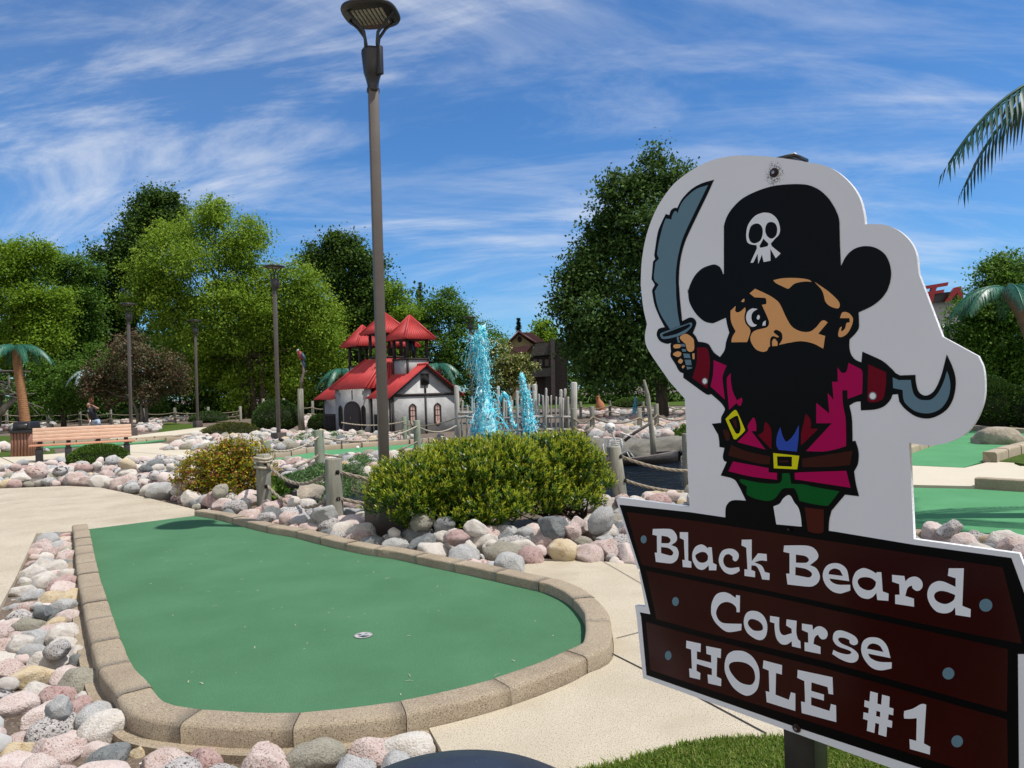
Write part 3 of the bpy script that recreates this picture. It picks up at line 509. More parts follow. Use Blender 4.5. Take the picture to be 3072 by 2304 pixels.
# ================================================================== ROCKS
def rock_mesh(i):
    rr = random.Random(100+i); bm = bmesh.new(); bmesh.ops.create_icosphere(bm, subdivisions=4 if i < 16 else 3, radius=1)
    o = Vector((rr.uniform(-50, 50), rr.uniform(-50, 50), rr.uniform(-50, 50))); sx, sy, sz = 1, rr.uniform(.68, .92), rr.uniform(.55, .8)
    ang = i % 3 != 1; planes = []
    for _ in range(rr.randint(7, 11) if ang else rr.randint(3, 5)):
        nv = Vector((rr.gauss(0, 1), rr.gauss(0, 1), rr.gauss(0, 1))).normalized(); planes.append((nv, rr.uniform(.62, .84) if ang else rr.uniform(.76, .93)))
    for v in bm.verts:
        c = v.co.copy()
        for nv, d in planes:
            e = c.dot(nv)-d
            if e > 0: c -= nv*e*(.93 if ang else .75)
        c *= 1+noise.noise(c*1.3+o)*.16+noise.noise(c*3.5+o)*.05+noise.noise(c*9+o)*(.026 if ang else .016)+noise.noise(c*20+o)*.01
        v.co = Vector((c.x*sx, c.y*sy, c.z*sz))
    me = bpy.data.meshes.new('boulder'); bm.to_mesh(me); bm.free(); me.polygons.foreach_set('use_smooth', np.ones(len(me.polygons), bool)); me.update(); return me
RM = [rock_mesh(i) for i in range(18)]
def rmat(name, c1, c2, sp1, sp2, vein=None, s=2.2):
    m = mat('rock_'+name, c1, c2, s, rough=.85, bump=.8, bscale=14, spec=.3, speck=sp1, speck2=sp2, objrand=True, detail=9, lo=.38, hi=.62)
    m.node_tree.nodes['Principled BSDF'].inputs['Diffuse Roughness'].default_value = .6; m.diffuse_color = (*c1, 1); return m
RK = [('pink speckled', rmat('pink', (.50, .385, .34), (.57, .48, .44), ((.25, .14, .12), 13, .55, .64), ((.62, .57, .53), 30, .6, .68))),
      ('chalky white', rmat('white', (.62, .59, .54), (.55, .50, .44), ((.40, .33, .25), 9, .58, .72), ((.10, .085, .07), 24, .66, .72))),
      ('light grey', rmat('grey', (.38, .38, .37), (.46, .455, .44), ((.22, .22, .21), 15, .55, .66), ((.6, .6, .6), 12, .64, .69))),
      ('slate grey', rmat('slate', (.16, .175, .175), (.23, .24, .235), ((.10, .10, .10), 9, .56, .66), ((.38, .38, .37), 10, .66, .7))),
      ('olive grey', rmat('olive', (.27, .255, .20), (.33, .31, .25), ((.17, .155, .12), 12, .55, .66), ((.42, .40, .34), 20, .63, .68))),
      ('dusty rose', rmat('rose', (.40, .265, .24), (.47, .35, .32), ((.22, .10, .09), 7, .56, .66), ((.55, .47, .44), 18, .62, .68))),
      ('buff tan', rmat('tan', (.52, .42, .26), (.57, .48, .34), ((.40, .27, .13), 5, .56, .7), ((.30, .2, .11), 20, .66, .72))),
      ('black flecked white', rmat('mottled', (.52, .50, .48), (.42, .39, .37), ((.055, .05, .05), 11, .54, .60), ((.3, .26, .25), 24, .58, .66))),
      ('pale pinkish', rmat('palepink', (.57, .47, .43), (.63, .55, .51), ((.40, .29, .26), 10, .56, .68), ((.27, .18, .16), 26, .66, .7)))]
RW = [.20, .20, .17, .075, .085, .055, .03, .07, .115]
allrocks = []      # (x,y,z,r,mesh,matidx,rotation,bed,scale)
class Hash:
    def __init__(s): s.d = {}
    def near(s, x, y, r):
        k = .3; q = int(math.ceil((r+.3)/k))
        for i in range(int(x//k)-q, int(x//k)+q+1):
            for j in range(int(y//k)-q, int(y//k)+q+1):
                yield from s.d.get((i, j), ())
    def put(s, x, y, r): s.d.setdefault((int(x//.3), int(y//.3)), []).append((x, y, r))
HS = Hash()
def bed(name, poly, sizes, tries, seed, avoid=(), pack=.74, lift=.0, layer2=.0, mesh=16):
    rr = random.Random(seed); xs = [p[0] for p in poly]; ys = [p[1] for p in poly]; n0 = len(allrocks)
    cand = np.array([(rr.uniform(min(xs), max(xs)), rr.uniform(min(ys), max(ys))) for _ in range(tries*len(sizes))])
    sd = sdist(poly, cand[:, 0], cand[:, 1]); hz = gh(cand[:, 0], cand[:, 1])
    for si, r0 in enumerate(sizes):
        for q in range(si*tries, (si+1)*tries):
            x, y = cand[q]; r = r0*rr.uniform(.85, 1.15)
            if sd[q] > -r*(.5 if name in ('B1', 'B3', 'B6') else .72): continue
            if any(math.hypot(x-ax, y-ay) < ar+r*.6 for ax, ay, ar in avoid): continue
            if any(math.hypot(x-a, y-c) < pack*(r+e) for a, c, e in HS.near(x, y, r)): continue
            HS.put(x, y, r); mi = rr.randrange(mesh)
            allrocks.append((x, y, hz[q]-.02+r*rr.uniform(.28, .48)+lift, r, mi, rr.choices(range(9), RW)[0], (rr.gauss(0, .25), rr.gauss(0, .25), rr.uniform(0, 6.28)), name))
    if layer2:
        base = allrocks[n0:]
        for a in base:
            if rr.random() < layer2 and sdist(poly, [a[0]], [a[1]])[0] < -.2:
                r = a[3]*rr.uniform(.6, .95); allrocks.append((a[0]+rr.uniform(-.1, .1), a[1]+rr.uniform(-.1, .1), a[2]+a[3]*.55+r*.35, r, rr.randrange(mesh), rr.choices(range(9), RW)[0], (rr.gauss(0, .3), rr.gauss(0, .3), rr.uniform(0, 6.28)), name))
def kseg(a, b_, d):
    i0 = min(range(len(kin)), key=lambda i: math.dist(kin[i], a)); i1 = min(range(len(kin)), key=lambda i: math.dist(kin[i], b_)); q = offset(kin, -d); return q[min(i0, i1):max(i0, i1)+1]
LAMP1 = (-1.39, 7.71)
B1 = gl([(109, 1607), (205, 1601)])+kseg(g(263, 1586), g(1290, 2130), .145)[::-1]+gl([(1278, 2192), (1316, 2251), (1400, 2420)])+[(-.1, 1.9), (-2.6, 1.9), (-2.7, 3.0)]+gl([(-60, 1950), (2, 1826), (46, 1747)])
bed('B1', B1, [.122, .11, .098, .086, .074, .062, .048, .036], 2200, 1, avoid=[(-.1, 1.2, .4)], pack=.64, layer2=.22, lift=-.055)
B2 = gl([(-420, 1442), (0, 1420), (120, 1409), (358, 1395), (552, 1384), (612, 1352), (700, 1385), (770, 1430), (790, 1500), (720, 1560), (655, 1545), (583, 1530), (463, 1500), (381, 1481), (300, 1464), (202, 1459), (0, 1466), (-420, 1490)])
bed('B2', B2, [.20, .17, .145, .125, .10, .08], 1500, 2, avoid=[(g(265, 1392)[0], g(265, 1392)[1], .5)], pack=.70, layer2=.25)
B3 = kseg(g(583, 1548), g(1541, 1757), .17)+gl([(1560, 1700), (1647, 1684), (1773, 1687), (1900, 1699), (2200, 1714)])+[(3.75, 7.3), (4.35, 9.6), (3.5, 9.55), (1.6, 9.0), (-.5, 8.95), (-1.6, 8.75), (-2.3, 9.1), (-3.1, 10.0), (-3.8, 11.3), (-4.3, 10.5)]+gl([(800, 1500), (720, 1560), (655, 1545)])
bed('B3', B3, [.165, .145, .125, .105, .085, .068, .05], 1900, 3, avoid=[LAMP1+(.26,), (-.62, 7.62, .62), (-.1, 7.9, .55), (.5, 8.25, .5), (-1.1, 7.4, .3)]+[(g(*q)[0], g(*q)[1], .11) for q in ((1006, 1570), (792, 1523), (1872, 1510))], pack=.66, layer2=.3)
B4 = gl([(470, 1352), (560, 1318), (720, 1300), (960, 1303), (1176, 1312), (1370, 1318), (1372, 1330), (1300, 1326), (1134, 1331), (974, 1341), (812, 1368), (640, 1385), (560, 1352)])
bed('B4', B4, [.24, .19, .15, .12], 1600, 4, pack=.76)
B4b = gl([(700, 1404), (812, 1399), (950, 1388), (1134, 1368), (1262, 1353), (1290, 1385), (1095, 1420), (950, 1425), (860, 1450), (800, 1440)])
bed('B4b', B4b, [.2, .16, .13, .1], 1100, 5, pack=.74)
B5 = [g(*q) for q in ((1690, 1322), (1735, 1290), (1800, 1268), (1900, 1258), (2080, 1258), (2200, 1262), (2200, 1330), (2060, 1327), (1900, 1333), (1760, 1336))]
bed('B5', B5, [.28, .23, .19, .15], 1500, 6, pack=.74)
bed('B5', gl([(1700, 1248), (1800, 1240), (2100, 1236), (2100, 1245), (1800, 1252), (1700, 1256)]), [.28, .22, .18], 900, 16, pack=.76)
B6 = gl([(2560, 1606), (2744, 1611), (2900, 1622), (3072, 1634), (3400, 1656)])+[(6.3, 5.1), (3.9, 5.2)]
bed('B6', B6, [.17, .14, .115, .09], 900, 7, pack=.72, layer2=.2)
for k_, q in enumerate(([(-60, 1300), (60, 1290), (66, 1280), (-60, 1284)], [(112, 1290), (168, 1282), (168, 1272), (112, 1276)], [(398, 1298), (488, 1292), (486, 1266), (420, 1266)], [(338, 1274), (500, 1266), (640, 1258), (745, 1253), (740, 1247), (500, 1257), (338, 1264)], [(895, 1292), (955, 1272), (965, 1256), (930, 1246), (900, 1262)], [(-60, 1363), (55, 1354), (55, 1347), (-60, 1353)], [(130, 1357), (150, 1356), (150, 1350), (128, 1352)], [(1290, 1322), (1380, 1332), (1380, 1316), (1320, 1308)])):
    bed('B7', gl(q), [.26, .21, .17, .13], 500, 20+k_, pack=.76, mesh=18)
def px_of(x, y, z):
    cp, s_ = math.cos(PITCH), math.sin(PITCH); f = y*cp+(z-EYE)*s_; u = -y*s_+(z-EYE)*cp; xc, uc = x/f*FPX, u/f*FPX; c, s = math.cos(ROLL), math.sin(ROLL); return (1536+xc*c-uc*s, 1152-xc*s-uc*c, f)
vis = []; rest = []
sx0 = 1850
for rk in allrocks:
    X, Y, f = px_of(*rk[:3]); inframe = -40 < X < 3110 and -40 < Y < 2380 and f > .5
    hid = (2070 < X < 2700 and 1450 < Y < 2400) or (1900 < X < 3072 and Y > 1690) or (1110 < X < 1780 and 1330 < Y < 1530 and rk[7] != 'B3')
    (vis if inframe and not hid else rest).append((rk[3]/max(f, .5), rk))
vis.sort(key=lambda t: -t[0]); indiv = [t[1] for t in vis[:290]]; rest = [t[1] for t in vis[290:]]+[t[1] for t in rest]
WHERE = dict(B1='cobble bed beside the near green', B2='stone band between path and bench plaza', B3='rock bed between kerb and pond', B4='rocks before the toy church', B4b='rocks before the creeping juniper', B5='rock bank behind the boat', B6='rocks behind the sign', B7='far rocks')
ORD = ['first', 'second', 'third', 'fourth', 'fifth', 'sixth', 'seventh', 'eighth', 'ninth', 'tenth', 'eleventh', 'twelfth', 'thirteenth', 'fourteenth', 'fifteenth', 'sixteenth', 'seventeenth', 'eighteenth', 'nineteenth', 'twentieth', 'twenty-first', 'twenty-second', 'twenty-third', 'twenty-fourth', 'twenty-fifth', 'twenty-sixth', 'twenty-seventh', 'twenty-eighth', 'twenty-ninth', 'thirtieth', 'thirty-first', 'thirty-second', 'thirty-third', 'thirty-fourth', 'thirty-fifth', 'thirty-sixth', 'thirty-seventh', 'thirty-eighth', 'thirty-ninth', 'fortieth']
def shape_word(mi): return 'angular' if mi % 3 == 0 else ('rounded' if mi % 3 == 1 else 'blocky')
groups_ = {}
for rk in indiv: groups_.setdefault((rk[7], rk[5], shape_word(rk[4])), []).append(rk)
lab = {}
for (bd, mi, sh), L in groups_.items():
    # counted outwards from the camera along the bed
    L.sort(key=lambda r: math.hypot(r[0], r[1]))
    for i, r in enumerate(L):
        lab[id(r)] = f"{ORD[min(i, 39)]} nearest {sh} {RK[mi][0]} boulder in the {WHERE[bd]}" if len(L) > 1 else f"only {sh} {RK[mi][0]} boulder in the {WHERE[bd]}"
for rk in indiv:
    o = bpy.data.objects.new('boulder', RM[rk[4]]); COL.objects.link(o); o.location = rk[:3]; o.rotation_euler = rk[6]; o.scale = (rk[3],)*3
    if not RM[rk[4]].materials: RM[rk[4]].materials.append(RK[0][1])
    o.material_slots[0].link = 'OBJECT'; o.material_slots[0].material = RK[rk[5]][1]
    tag(o, lab[id(rk)], 'boulder', 'boulders of the rock beds')
# the small and far ones as one mass
bmats = [q[1] for q in RK]; b = MB(); RV = []
for me in RM:
    v = np.zeros(len(me.vertices)*3, np.float32); me.vertices.foreach_get('co', v); RV.append(v.reshape(-1, 3))
lo = []
for i in range(8):
    rr = random.Random(i); bm = bmesh.new(); bmesh.ops.create_icosphere(bm, subdivisions=2, radius=1); o = Vector((i*9.1, 3, 1))
    vv = []
    for v in bm.verts:
        c = v.co*(1+noise.noise(v.co*1.3+o)*.25+noise.noise(v.co*3+o)*.07); vv.append((c.x, c.y*rr.uniform(.7, .74), c.z*.62))
    lo.append((np.array(vv), [[q.index for q in f.verts] for f in bm.faces])); bm.free()
from mathutils import Euler
for k_, rk in enumerate(rest):
    v, f = lo[rk[4] % 8]; m3 = np.array(Euler(rk[6]).to_matrix()); b.add((v*rk[3]) @ m3.T+np.array(rk[:3]), f, rk[5])
tag(b.build('cobbles', bmats, smooth=True), 'mixed pink, white and grey cobbles filling the rest of the rock beds', 'cobbles', kind='stuff')

# a few large slabs
def slab(loc, r, sc3, rot, mi, label, mesh=3, cat='boulder', group=None):
    o = bpy.data.objects.new('boulder', RM[mesh]); COL.objects.link(o); o.location = loc; o.rotation_euler = rot; o.scale = tuple(r*q for q in sc3); o.material_slots[0].link = 'OBJECT'; o.material_slots[0].material = mi if not isinstance(mi, int) else RK[mi][1]; tag(o, label, cat, group); return o
for me in RM:
    if not me.materials: me.materials.append(RK[0][1])
tanstone = mat('rock_boulder_tan', (.36, .31, .24), (.27, .22, .165), 3, rough=.85, bump=.8, bscale=9, speck=((.17, .135, .1), 14, .55, .68), objrand=True)
greyl = mat('rock_ledge', (.19, .18, .15), (.125, .118, .10), 2, rough=.85, bump=.7, bscale=6, speck=((.11, .10, .085), 9, .55, .7), objrand=True)
bx_, by_ = g(2992, 1331, .05); slab((bx_, by_, .12), .46, (1.0, .8, .95), (0, 0, 2.6), tanstone, 'large tan boulder sitting on the green behind the hook of the sign', 1)
for i, (x, y, r, s3, m_, t) in enumerate(((1745, 1345, .75, (1.1, .7, .6), greyl, 'grey ledge boulder at the pond edge beside the tall palisade post'), (1850, 1352, .8, (1.3, .7, .5), greyl, 'long grey ledge boulder at the waterline behind the skeleton'), (1985, 1352, .85, (1.35, .7, .55), greyl, 'grey ledge boulder at the waterline behind the boat mast'), (2110, 1350, .7, (1.2, .7, .55), greyl, 'grey ledge boulder at the waterline behind the sign'),
        (905, 1490, .42, (1.2, .75, .5), tanstone, 'tan slab sloping into the pond behind the garden spotlight'), (960, 1452, .4, (1.2, .7, .4), RK[8][1], 'pale pink slab at the pond edge below the juniper'), (850, 1535, .33, (1.2, .8, .5), tanstone, 'flat tan slab under the sagging rope between the two near posts'), (2030, 1520, .5, (1.3, .8, .5), RK[6][1], 'buff slab behind the top edge of the plank board'))):
    X, Y = g(x, y, -.1); slab((X, Y, -.08), r, s3, (.1, -.06, .3*i), m_, t, (3, 6, 9, 0, 12, 3, 6, 9)[i])
# ================================================================== PLANTS
def unit(n):
    v = rng.normal(size=(n, 3)); return v/np.linalg.norm(v, axis=1, keepdims=True)
def leafquads(P, D, Nn, L, W, fold=.0):
    """diamond leaves at P along D with normal ~Nn"""
    D = D/np.linalg.norm(D, axis=1, keepdims=True); S = np.cross(D, Nn); S /= (np.linalg.norm(S, axis=1, keepdims=True)+1e-9); L = np.asarray(L).reshape(-1, 1); W = np.asarray(W).reshape(-1, 1)
    U = np.cross(S, D)
    return np.stack([P-D*L*.5, P+S*W*.5+D*L*.08+U*W*fold, P+D*L*.5, P-S*W*.5+D*L*.08+U*W*fold], 1)
def sublobes(lobes, n=4):
    out = []
    for l_ in lobes:
        c, r = np.array(l_[:3]), np.array(l_[3:6]); out.append((*c, *(r*.74)))
        for q in unit(n): s = rng.uniform(.34, .58); out.append((*(c+q*r*(1.02-s*.75)), *(r*s)))
    return out
def crown(lobes, ncl, per, sig, size, inner=.2, droop=0., asp=.62, shell=.16, shoots=.22):
    """leaf clumps: a shaded filling inside, uneven sprays standing out of it"""
    lobes = np.array(lobes, float); wt = lobes[:, 3]*lobes[:, 5]; wt /= wt.sum()
    pick = rng.choice(len(lobes), ncl, p=wt); dirs = unit(ncl); o = rng.uniform(-50, 50, 3)
    nz = np.array([noise.noise(Vector(d*2.1)+Vector((p*3.7+o[0], o[1], o[2]))) for d, p in zip(dirs, pick)])
    rad = .90+nz*.42+rng.normal(size=ncl)*shell*.5; sp_ = rng.random(ncl) < shoots; rad[sp_] += .16*rng.random(sp_.sum())
    ins_ = rng.random(ncl) < inner; rad[ins_] = rng.random(ins_.sum())**.5*.8
    C = lobes[pick, :3]+dirs*lobes[pick, 3:6]*rad[:, None]
    m = rng.poisson(per, ncl).clip(4); m[sp_] = (m[sp_]*.6).astype(int)+2; idx = np.repeat(np.arange(ncl), m); n = len(idx)
    sg = sig*(.45+.9*rng.random(ncl)); P = C[idx]+rng.normal(size=(n, 3))*sg[idx][:, None]*np.array([1, 1, .6])
    P[:, 2] -= droop*rng.random(n)*sg[idx]*2; P[:, 2] = np.maximum(P[:, 2], .03)
    outw = dirs[idx]; tl = unit(ncl)[idx]; Nn = unit(n)*.55+outw*.35+tl*.35+np.array([0, 0, .7]); D = unit(n)+outw*.35+np.array([0, 0, -.25-droop])
    s = size*(.65+.7*rng.random(n)); return leafquads(P, D, Nn, s, s*asp)
def pl(Y, lobes, depth=.85, jit=.25):
    out = []
    for i, l_ in enumerate(lobes):
        y = Y+(l_[3] if len(l_) > 3 else (random.random()-.5)*2*jit*l_[2]*Y/FPX*2); p = atY(l_[0], l_[1], y); r = l_[2]*Y/FPX; out.append((p.x, p.y, p.z, r, r*depth, r))
    return out
barkm = mat('bark', (.10, .075, .055), (.05, .038, .028), 6, rough=.95, bump=.8, bscale=14, stretch=(1, 1, .25))
greybark = mat('bark_grey', (.17, .15, .125), (.09, .08, .066), 6, rough=.95, bump=.8, bscale=14, stretch=(1, 1, .25))
LEAF = dict(birch=leafmat('leaf_birch', [(.07, .15, .010), (.14, .25, .018), (.22, .35, .03), (.34, .45, .07)], transl=0.5),
    dark=leafmat('leaf_dark', [(.022, .058, .009), (.055, .115, .017), (.11, .19, .03)], transl=0.4), mid=leafmat('leaf_mid', [(.035, .095, .012), (.08, .175, .02), (.15, .27, .04)], transl=0.42),
    lime=leafmat('leaf_lime', [(.08, .17, .012), (.16, .28, .02), (.26, .39, .04)], transl=0.5), purple=leafmat('leaf_purple', [(0.061, 0.079, 0.032), (0.088, 0.096, 0.038), (0.131, 0.088, 0.052), (0.175, 0.096, 0.061)], transl=.2),
    maple=leafmat('leaf_maple', [(.018, .048, .009), (.038, .09, .016), (.075, .15, .03), (.12, .20, .05)], transl=0.35), cream=leafmat('leaf_cream', [(0.052, 0.105, 0.018), (0.123, 0.175, 0.032), (0.245, 0.263, 0.061), (0.735, 0.700, 0.350)], transl=.3),
    conif=leafmat('leaf_conifer', [(0.014, 0.038, 0.018), (0.026, 0.061, 0.028)], transl=.05), yew=leafmat('leaf_yew', [(0.032, 0.079, 0.009), (0.070, 0.140, 0.016), (0.131, 0.210, 0.028)], rough=.5, transl=.2), yewd=leafmat('leaf_yew_dark', [(0.018, 0.045, 0.007), (0.038, 0.088, 0.012), (0.070, 0.131, 0.019)], rough=.5, transl=.15),
    bronze=leafmat('leaf_bronze', [(0.052, 0.074, 0.014), (0.096, 0.108, 0.021), (0.149, 0.140, 0.032)], transl=.2), junip=leafmat('leaf_juniper', [(0.052, 0.114, 0.035), (0.096, 0.175, 0.061), (0.158, 0.254, 0.096)], transl=.2))
def tree(name, label, Y, lobes, basex, leaf, ncl, per, sig, size, trunk_r=.25, gy=None, group='trees round the course', inner=.2, droop=0., stems=1, bark=None, asp=.62, cat='tree', shell=.16, by=None):
    if by is None: bx = atY(basex, 1200, Y).x
    else: bx = by
    L = pl(Y, lobes); t = thing(name, (bx, Y, 0), label, cat, group)
    MB().quads(crown(sublobes(L), ncl, per, sig, size, inner, droop, asp, shell)).build('crown', LEAF[leaf] if isinstance(leaf, str) else leaf, t)
    b = MB(); rr = random.Random(int(Y*7+basex)); A_ = np.array(L); cz = A_[:, 2].mean(); cxm = A_[:, 0].mean()
    for s in range(stems):
        ox = (s-(stems-1)/2)*trunk_r*2.2; fork = Vector((bx+(cxm-bx)*.35+ox*2, Y+rr.uniform(-.3, .3), max(.6, cz*.55)))
        b.tube([(bx+ox, Y, -.1), (bx+ox*1.3+rr.uniform(-.1, .1), Y, fork.z*.4), tuple(fork)], [trunk_r*1.25, trunk_r, trunk_r*.75], 8)
        for i, l_ in enumerate(L):
            if i % stems != s: continue
            e = Vector(l_[:3]); m_ = fork.lerp(e, .5)+Vector((rr.uniform(-.3, .3), rr.uniform(-.3, .3), -.12*(e-fork).length)); b.tube([tuple(fork-Vector((0, 0, .2))), tuple(m_), tuple(e)], [trunk_r*.5, trunk_r*.3, trunk_r*.1], 5)
    b.build('trunk', bark or barkm, t, smooth=True); return t
tree('birch_tree', 'big light green river birch, the widest crown behind the four lamp posts', 52, [(600, 690, 95), (700, 700, 90), (520, 730, 85), (640, 645, 58), (755, 695, 52), (470, 810, 95), (620, 830, 130), (760, 830, 110), (405, 880, 60), (520, 930, 110), (690, 960, 130), (850, 880, 110), (935, 890, 85), (880, 990, 130), (985, 960, 80), (1000, 1050, 70), (780, 1070, 120), (640, 1080, 110), (920, 1110, 90), (560, 1040, 90), (860, 1160, 60), (700, 1170, 60)], 760, 'birch', 3000, 50, .42, .175, .22, droop=.45, stems=3, inner=.3)
tree('maple_tree', 'tall dark green tree rising behind the left edge of the river birch', 62, [(480, 635, 58), (420, 655, 55), (385, 720, 70), (340, 790, 65), (305, 870, 70), (330, 960, 90), (290, 1030, 80), (420, 820, 80), (520, 655, 48), (450, 600, 30), (500, 590, 26)], 400, 'dark', 1200, 50, .5, .25, .3)
tree('ash_tree', 'yellow green tree at the far left behind the fake palm', 48, [(30, 800, 70), (100, 785, 62), (40, 900, 100), (-60, 850, 100), (130, 900, 75), (90, 1000, 90), (160, 980, 55), (0, 1040, 80), (20, 765, 40)], 60, 'lime', 1200, 50, .38, .17, .22, droop=.2)
tree('linden_tree', 'mid green tree between the yellow green tree and the tall dark one', 57, [(200, 830, 58), (160, 800, 48), (245, 810, 50), (250, 900, 70), (190, 930, 80), (240, 1010, 70), (170, 1060, 75), (290, 1080, 60)], 220, 'mid', 1000, 50, .42, .2, .22)
tree('elder_bush', 'leafy green bush behind the orange trunk of the left fake palm', 44, [(150, 1130, 70), (230, 1120, 60), (200, 1200, 65), (280, 1180, 60), (110, 1200, 50), (320, 1120, 45)], 190, 'mid', 420, 42, .22, .14, .08, stems=2, cat='bush')
tree('purple_plum_tree', 'low purple brown leaved tree with several grey stems beside the lamp post', 42, [(400, 1085, 75), (330, 1120, 66), (470, 1110, 70), (380, 1045, 50), (520, 1145, 50), (275, 1150, 46), (440, 1165, 55), (340, 1180, 46), (410, 1020, 26), (545, 1120, 26)], 425, 'purple', 620, 40, .22, .13, .1, stems=3, bark=greybark)
tree('oak_tree', 'dark green tree standing directly behind the toy church roofs', 60, [(1000, 760, 58), (955, 800, 66), (1050, 770, 56), (1100, 830, 68), (1145, 880, 55), (1020, 880, 90), (1100, 970, 80), (980, 980, 90), (1150, 1000, 70), (1000, 715, 24), (1100, 1080, 70)], 1040, 'dark', 1250, 50, .48, .24, .28)
tree('hawthorn_tree', 'brighter green small tree right of the dark tree behind the church', 56, [(1185, 900, 48), (1215, 950, 42), (1180, 980, 55), (1225, 1020, 50), (1160, 1060, 60), (1210, 1090, 50)], 1190, 'lime', 280, 42, .34, .2, .14)
tree('locust_tree', 'feathery layered green tree behind the tall blue fountain jet', 58, [(1340, 900, 44), (1300, 940, 50), (1385, 930, 44), (1425, 985, 48), (1280, 1010, 60), (1360, 1020, 70), (1440, 1045, 48), (1255, 950, 34), (1475, 1010, 36), (1330, 1090, 70), (1240, 1080, 50), (1420, 1100, 60)], 1350, 'mid', 720, 48, .38, .17, .2, droop=.1)
tree('red_maple_tree', 'large very dark tree directly behind the pirate sign', 29, [(1960, 535, 75), (1890, 600, 80), (2040, 545, 70), (1830, 710, 95), (1960, 720, 140), (1745, 850, 80), (1700, 900, 55), (1860, 900, 150), (1738, 980, 60), (1715, 1050, 36), (1820, 1060, 100), (1950, 1060, 120), (2100, 800, 200), (2100, 1030, 140), (1755, 1090, 50), (2200, 650, 120), (1770, 780, 60), (1840, 560, 40), (1960, 470, 34)], 1985, 'maple', 2600, 46, .3, .15, .22, droop=.15, inner=.3)
tree('young_linden_tree', 'small bright lime tree beyond the yellow gabled house', 75, [(1622, 990, 34), (1650, 1005, 30), (1592, 1015, 24), (1640, 1040, 36)], 1625, 'lime', 120, 40, .4, .28, .12)
tree('viburnum_tree', 'rounded shrub tree with creamy blossom between fountain and house', 33, [(1488, 1058, 40), (1455, 1095, 45), (1520, 1100, 46), (1556, 1096, 32), (1500, 1140, 50), (1588, 1104, 18), (1560, 1140, 34), (1472, 1035, 20)], 1510, 'cream', 420, 40, .16, .1, .08, stems=3)
tree('beech_tree', 'full green tree at the right edge behind the leaning fake palm', 34, [(3000, 830, 66), (3070, 810, 70), (2950, 900, 76), (3040, 930, 110), (2895, 960, 62), (2960, 1020, 90), (2880, 1060, 56), (3090, 1060, 110), (2930, 1110, 70), (2985, 785, 36), (3160, 900, 110), (2900, 1150, 60), (3050, 1160, 90)], 3010, 'mid', 1500, 46, .28, .14, .16)
tree('spindle_tree', 'mid green tree filling the gap between locust and house', 66, [(1475, 1030, 34), (1510, 1040, 26), (1500, 1080, 46), (1720, 1060, 40), (1750, 1100, 60)], 1520, 'mid', 220, 42, .42, .25, .14)
# distant spruce
def spruce(px, ytop, ybase, wpx, Y, label):
    a, c = atY(px, ytop, Y), atY(px, ybase, Y); t = thing('spruce_tree', (a.x, Y, 0), label, 'tree', 'trees round the course'); h = a.z; P = []; wr = wpx*Y/FPX/2
    for i in range(900):
        s = rng.random()**.8; lev = s*(.9+.2*rng.random()); r = wr*lev*(.25+.75*rng.random())*(.7+.3*math.sin(lev*40)); an = rng.random()*6.283
        P.append((a.x+math.cos(an)*r, Y+math.sin(an)*r, h-lev*(h-max(c.z, .8))-r*.3))
    P = np.array(P); D = P-np.array([a.x, Y, 0]); D[:, 2] = -.25*np.linalg.norm(D[:, :2], axis=1); MB().quads(leafquads(P, D+1e-6, unit(len(P))*.4+np.array([0, 0, 1]), .6, .26)).build('crown', LEAF['conif'], t)
    MB().tube([(a.x, Y, 0), (a.x, Y, h*.98)], [.22, .03], 6).build('trunk', barkm, t)
spruce(1555, 955, 1080, 60, 78, 'small dark pointed spruce beyond the yellow gabled house'); spruce(1260, 848, 1060, 90, 72, 'dark spruce top left of the feathery locust tree')
# bare twig tree top beside the spruce
# undergrowth along the boundary
b = MB(); U = []
for i in range(42):
    x = -150+i*34+random.uniform(-10, 10); y = random.uniform(52, 64); p = atY(x, 1190, y); U += [(p.x, y, 1.6, 1.9, 1.5, 1.9), (p.x+.6, y+4, 4.2, 2.2, 1.6, 2.2), (p.x, y+7, 7.2, 2.4, 1.6, 2.4)]
tag(MB().quads(crown(U, 2600, 40, .45, .34)).build('undergrowth', LEAF['dark']), 'dark undergrowth along the boundary under the trees', 'undergrowth', kind='stuff')
U = [(atY(x, 1190, 64).x, 64+random.uniform(-3, 3), 1.8, 2.2, 1.5, 2.2) for x in range(1380, 3300, 60)]
tag(MB().quads(crown(U, 1000, 40, .45, .32)).build('undergrowth', LEAF['dark']), 'dark undergrowth beyond the pond under the trees', 'undergrowth', kind='stuff')

